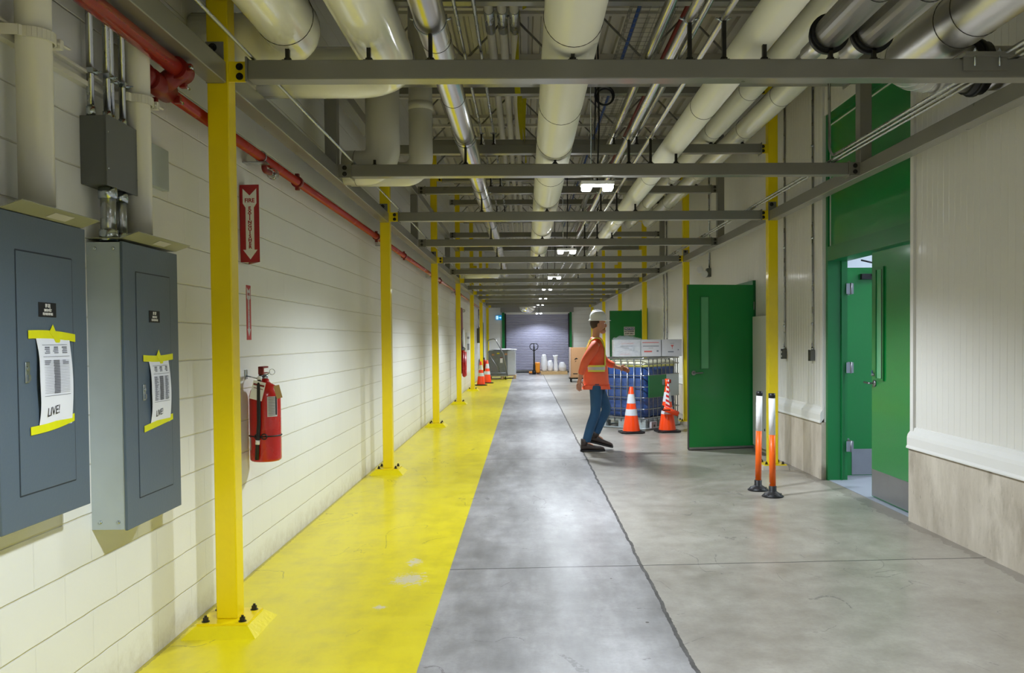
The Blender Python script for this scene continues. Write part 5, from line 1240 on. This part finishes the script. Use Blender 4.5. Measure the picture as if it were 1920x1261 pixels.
# shelving glimpsed through the second doorway
t = thing('storage_rack', (4.9, 13.6, 0), 'storage rack with orange bins glimpsed behind the open green door', 'rack')
b = mb('box_grey')
for xx in (4.2, 5.6):
    for yy in (13.3, 13.9): b.box(xx-.02, xx+.02, yy-.02, yy+.02, 0, 2.4)
b.build('frame', None, t)
for zz in (.3, .8, 1.3, 1.8):
    b = mb('box_grey'); b.box(4.2, 5.6, 13.3, 13.9, zz, zz+.03); b.build('shelf', None, t)
for i, zz in enumerate((.33, .83, 1.33, 1.83)):
    for q in range(4):
        b = mb('orange_post' if (i+q) % 2 == 0 or i > 1 else 'carton'); b.box(4.24+q*.34, 4.54+q*.34, 13.33, 13.8, zz+.001, zz+.30, bev=.01)
        o = b.build('storage_bin'); tag(o, 'bin in the storage rack, %s shelf up, %s from its left end' % (['first', 'second', 'third', 'fourth'][i], ['first', 'second', 'third', 'fourth'][q]), 'bin', 'bins on the storage rack')

# ================================================================ the person
PX, PY = .855, 11.33
t = thing('person', (PX, PY, 0), 'person in white hard hat, orange vest, jeans and dark boots walking to the right', 'person')
A = lambda x, y, z: V((PX+x, PY+y, z))
# facing +x; y- is the side toward the camera (the person's right side)
hip = A(.10, 0, .99)
HL, HR = A(.09, .085, .95), A(.09, -.085, .95)          # left (far) and right (near) hip joints
KR, AR = A(.085, -.08, .52), A(-.045, -.08, .11)         # planted near leg, leaning forward
KL, AL = A(.26, .08, .56), A(.10, .08, .19)              # far leg swinging through, knee bent
chest, neck, head = A(.10, 0, 1.36), A(.10, 0, 1.56), A(.13, 0, 1.70)
SR, SL = A(.10, -.175, 1.45), A(.10, .175, 1.45)
ER, WR = A(-.06, -.25, 1.22), A(-.13, -.235, 1.00)       # near arm swings back
EL, WL = A(.24, .25, 1.20), A(.42, .20, 1.12)            # far arm swings forward
pts = [(hip, .09, .075), (A(.10, 0, 1.16), .10, .08), (chest, .10, .075), (A(.10, 0, 1.50), .07, .06), (neck, .052, .055), (A(.11, 0, 1.62), .055, .06), (head, .078, .09), (A(.13, 0, 1.77), .060, .07),
       (HR, .065, .065), (A(.095, -.08, .74), .06, .06), (KR, .052, .055), (A(.02, -.08, .36), .055, .055), (AR, .035, .038), (A(.06, -.08, .05), .035, .03),
       (HL, .065, .065), (A(.17, .08, .75), .06, .06), (KL, .052, .055), (A(.17, .08, .38), .052, .055), (AL, .035, .038), (A(.20, .08, .12), .033, .03),
       (SR, .036, .036), (A(.02, -.225, 1.34), .036, .036), (ER, .034, .034), (A(-.10, -.245, 1.11), .034, .034), (WR, .025, .03), (A(-.14, -.232, .95), .022, .038),
       (SL, .036, .036), (A(.17, .225, 1.33), .036, .036), (EL, .034, .034), (A(.33, .228, 1.16), .034, .034), (WL, .025, .03), (A(.47, .19, 1.11), .022, .038)]
ed = [(0, 1), (1, 2), (2, 3), (3, 4), (4, 5), (5, 6), (6, 7), (0, 8), (8, 9), (9, 10), (10, 11), (11, 12), (12, 13), (0, 14), (14, 15), (15, 16), (16, 17), (17, 18), (18, 19),
      (2, 20), (20, 21), (21, 22), (22, 23), (23, 24), (24, 25), (2, 26), (26, 27), (27, 28), (28, 29), (29, 30), (30, 31)]
body = skin_obj('body', pts, ed, 'skin', t)
# fingers: five short tapered chains rooted in each palm
def hand(w_, d_, side_, cam_side):
    d_ = V(d_).normalized(); s_ = V(side_).normalized(); n_ = d_.cross(s_)
    for i, ln in enumerate((.075, .085, .078, .062)):
        r0 = w_+d_*.035+s_*(.027-.018*i); b1 = r0+d_*ln*.5+n_*.008; b2 = b1+d_*ln*.35+n_*.022; b3 = b2+d_*ln*.18+n_*.02
        yield [(r0, .0095), (b1, .009), (b2, .0082), (b3, .007)]
    r0 = w_+s_*.025; yield [(r0, .012), (r0+s_*.022+d_*.02, .0105), (r0+s_*.032+d_*.048+n_*.012, .0085)]
for w_, d_, s_ in ((A(-.14, -.232, .955), (-.12, .05, -1), (1, .1, -.1)), (A(.465, .19, 1.11), (1, -.15, -.2), (0, -.4, 1))):
    bf = mb('skin')
    for ch in hand(w_, d_, s_, 0): bf.tube(fillet([c[0] for c in ch], .015, 3), .0088, 10)
    w2 = V(w_); bf.blob(w2+V(d_).normalized()*.012, .030, .022, .038); bf.build('hand', None, t)
# jeans
jp = [(A(.10, 0, 1.08), .15, .115), (A(.10, 0, .93), .145, .12), (HR, .10, .10), (A(.095, -.082, .74), .090, .090), (KR, .072, .072), (A(.025, -.08, .36), .070, .070), (A(-.035, -.08, .17), .062, .062), (A(-.04, -.08, .115), .064, .064),
      (HL, .10, .10), (A(.17, .082, .75), .090, .090), (KL, .072, .072), (A(.175, .08, .40), .068, .070), (A(.115, .08, .26), .062, .062), (A(.10, .08, .215), .064, .064)]
je = [(0, 1), (1, 2), (2, 3), (3, 4), (4, 5), (5, 6), (6, 7), (1, 8), (8, 9), (9, 10), (10, 11), (11, 12), (12, 13)]
skin_obj('jeans', jp, je, 'jeans', t, 1)
# hi-vis jacket
vp = [(A(.10, 0, .90), .185, .145), (A(.10, 0, 1.0), .185, .140), (A(.10, 0, 1.17), .172, .130), (A(.10, 0, 1.34), .182, .135), (A(.10, 0, 1.48), .13, .11), (A(.10, 0, 1.55), .080, .075),
      (SR, .098, .098), (A(.02, -.225, 1.34), .072, .072), (ER, .062, .062), (A(-.10, -.245, 1.11), .050, .050), (A(-.125, -.236, 1.03), .046, .046),
      (SL, .098, .098), (A(.17, .225, 1.33), .072, .072), (EL, .062, .062), (A(.33, .228, 1.16), .050, .050), (A(.385, .215, 1.14), .046, .046)]
ve = [(0, 1), (1, 2), (2, 3), (3, 4), (4, 5), (3, 6), (6, 7), (7, 8), (8, 9), (9, 10), (3, 11), (11, 12), (12, 13), (13, 14), (14, 15)]
jk = skin_obj('jacket', vp, ve, 'hivis', t, 1)
def torso_band(z0, z1, m, e):
    b = mb(m); N = 32; lo = []; hi = []
    for k in range(N):
        a = 2*PI*k/N; lo.append(b.bm.verts.new(A(.10+math.cos(a)*(.138+e), math.sin(a)*(.176+e), z0))); hi.append(b.bm.verts.new(A(.10+math.cos(a)*(.138+e), math.sin(a)*(.176+e), z1)))
    for k in range(N): b._f([lo[k], lo[(k+1) % N], hi[(k+1) % N], hi[k]], True)
    return b
torso_band(1.075, 1.165, 'hivis_band', -.002).build('yellow_band', None, jk); torso_band(1.10, 1.14, 'silver_band', .0).build('reflective_stripe', None, jk)
for s_ in (-1, 1):
    b = mb('hivis_band'); b.tube(fillet([A(.215, s_*.10, 1.16), A(.215, s_*.10, 1.38), A(.16, s_*.105, 1.515), A(.10, s_*.11, 1.535), A(.03, s_*.105, 1.50), A(-.02, s_*.10, 1.38), A(-.015, s_*.10, 1.16)], .05), .020, 8, flat=.5); b.build('yellow_strap', None, jk)
# boots
def boot(ax, ay, az, pitch, nm='boot'):
    mt = Matrix.Translation(A(ax, ay, az)) @ Matrix.Rotation(pitch, 4, 'Y')
    b = mb('boot'); b2 = []
    secs = [(-.075, .028, .10, .09), (-.05, .040, .0, .12), (0, .043, 0, .13), (.04, .044, 0, .11), (.09, .050, 0, .085), (.15, .054, 0, .075), (.20, .050, 0, .068), (.235, .036, 0, .055), (.25, .014, 0, .035)]
    rings = []
    for (x, hw, _, top) in secs:
        rings.append([b.bm.verts.new(mt @ V((x, hw*math.copysign(min(1, abs(math.cos(a))*1.25), math.cos(a)), .022+(top-.022)*(.5+.5*math.sin(a))))) for a in [2*PI*k/16 for k in range(16)]])
    for i in range(len(rings)-1):
        for k in range(16): b._f([rings[i][k], rings[i][(k+1) % 16], rings[i+1][(k+1) % 16], rings[i+1][k]], True)
    b._f(rings[0][::-1]); b._f(rings[-1])
    b.tube([mt @ V((-.022, 0, .08)), mt @ V((-.020, 0, .17))], .052, 18)
    o = b.build(nm, None, t)
    s = mb('rubber'); pl = [(-.080, -.03), (-.06, -.045), (.02, -.042), (.08, -.050), (.16, -.056), (.22, -.048), (.255, -.018), (.255, .018), (.22, .048), (.16, .056), (.08, .05), (.02, .042), (-.06, .045), (-.08, .03)]
    s.prism(pl, 'z', 0, .024, mtx=mt); s.build('sole', None, o)
    return o
boot(-.045, -.08, 0.001, 0); boot(.085, .08, .085, math.radians(14))
# head details: face looks along +x
hc = A(.14, 0, 1.705)
b = mb('skin'); b.blob(hc+V((-.005, 0, .01)), .098, .076, .118, 0, 0, 24, 16); b.blob(hc+V((.092, 0, -.012)), .022, .014, .026); b.blob(hc+V((.055, 0, -.085)), .045, .045, .035)
for s_ in (-1, 1): b.blob(hc+V((-.008, s_*.076, -.005)), .016, .009, .030)
b.build('head', None, t)
b = mb('white')
for s_ in (-1, 1): b.blob(hc+V((.078, s_*.032, .018)), .012, .014, .009)
b.use('black_ink')
for s_ in (-1, 1): b.blob(hc+V((.087, s_*.033, .018)), .005, .006, .006)
b.build('eyes', None, t)
b = mb('dark_red'); b.blob(hc+V((.084, 0, -.050)), .010, .024, .006); b.build('mouth', None, t)
b = mb('hair'); b.blob(hc+V((-.030, 0, .022)), .086, .082, .098, .02, 2, 24, 14); b.build('hair', None, t)
b = mb('hat'); hh = hc+V((-.008, 0, .058))
b.lathe([(.128, -.002), (.130, .004), (.118, .012), (.114, .03), (.108, .075), (.088, .112), (.055, .132), (.001, .138)], hh, 'z', 32)
b.lathe([(.128, 0), (.10, -.004), (.001, .0)], hh, 'z', 24, cap=False)
b.prism([(.06, -.10), (.12, -.09), (.165, -.055), (.178, 0), (.165, .055), (.12, .09), (.06, .10)], 'z', -.004, .003, mtx=Matrix.Translation(hh))
b.tube(fillet([hh+V((-.11, 0, .05)), hh+V((-.07, 0, .125)), hh+V((0, 0, .142)), hh+V((.07, 0, .118)), hh+V((.108, 0, .05))], .05), .012, 8)
ht = b.build('hard_hat', None, t)
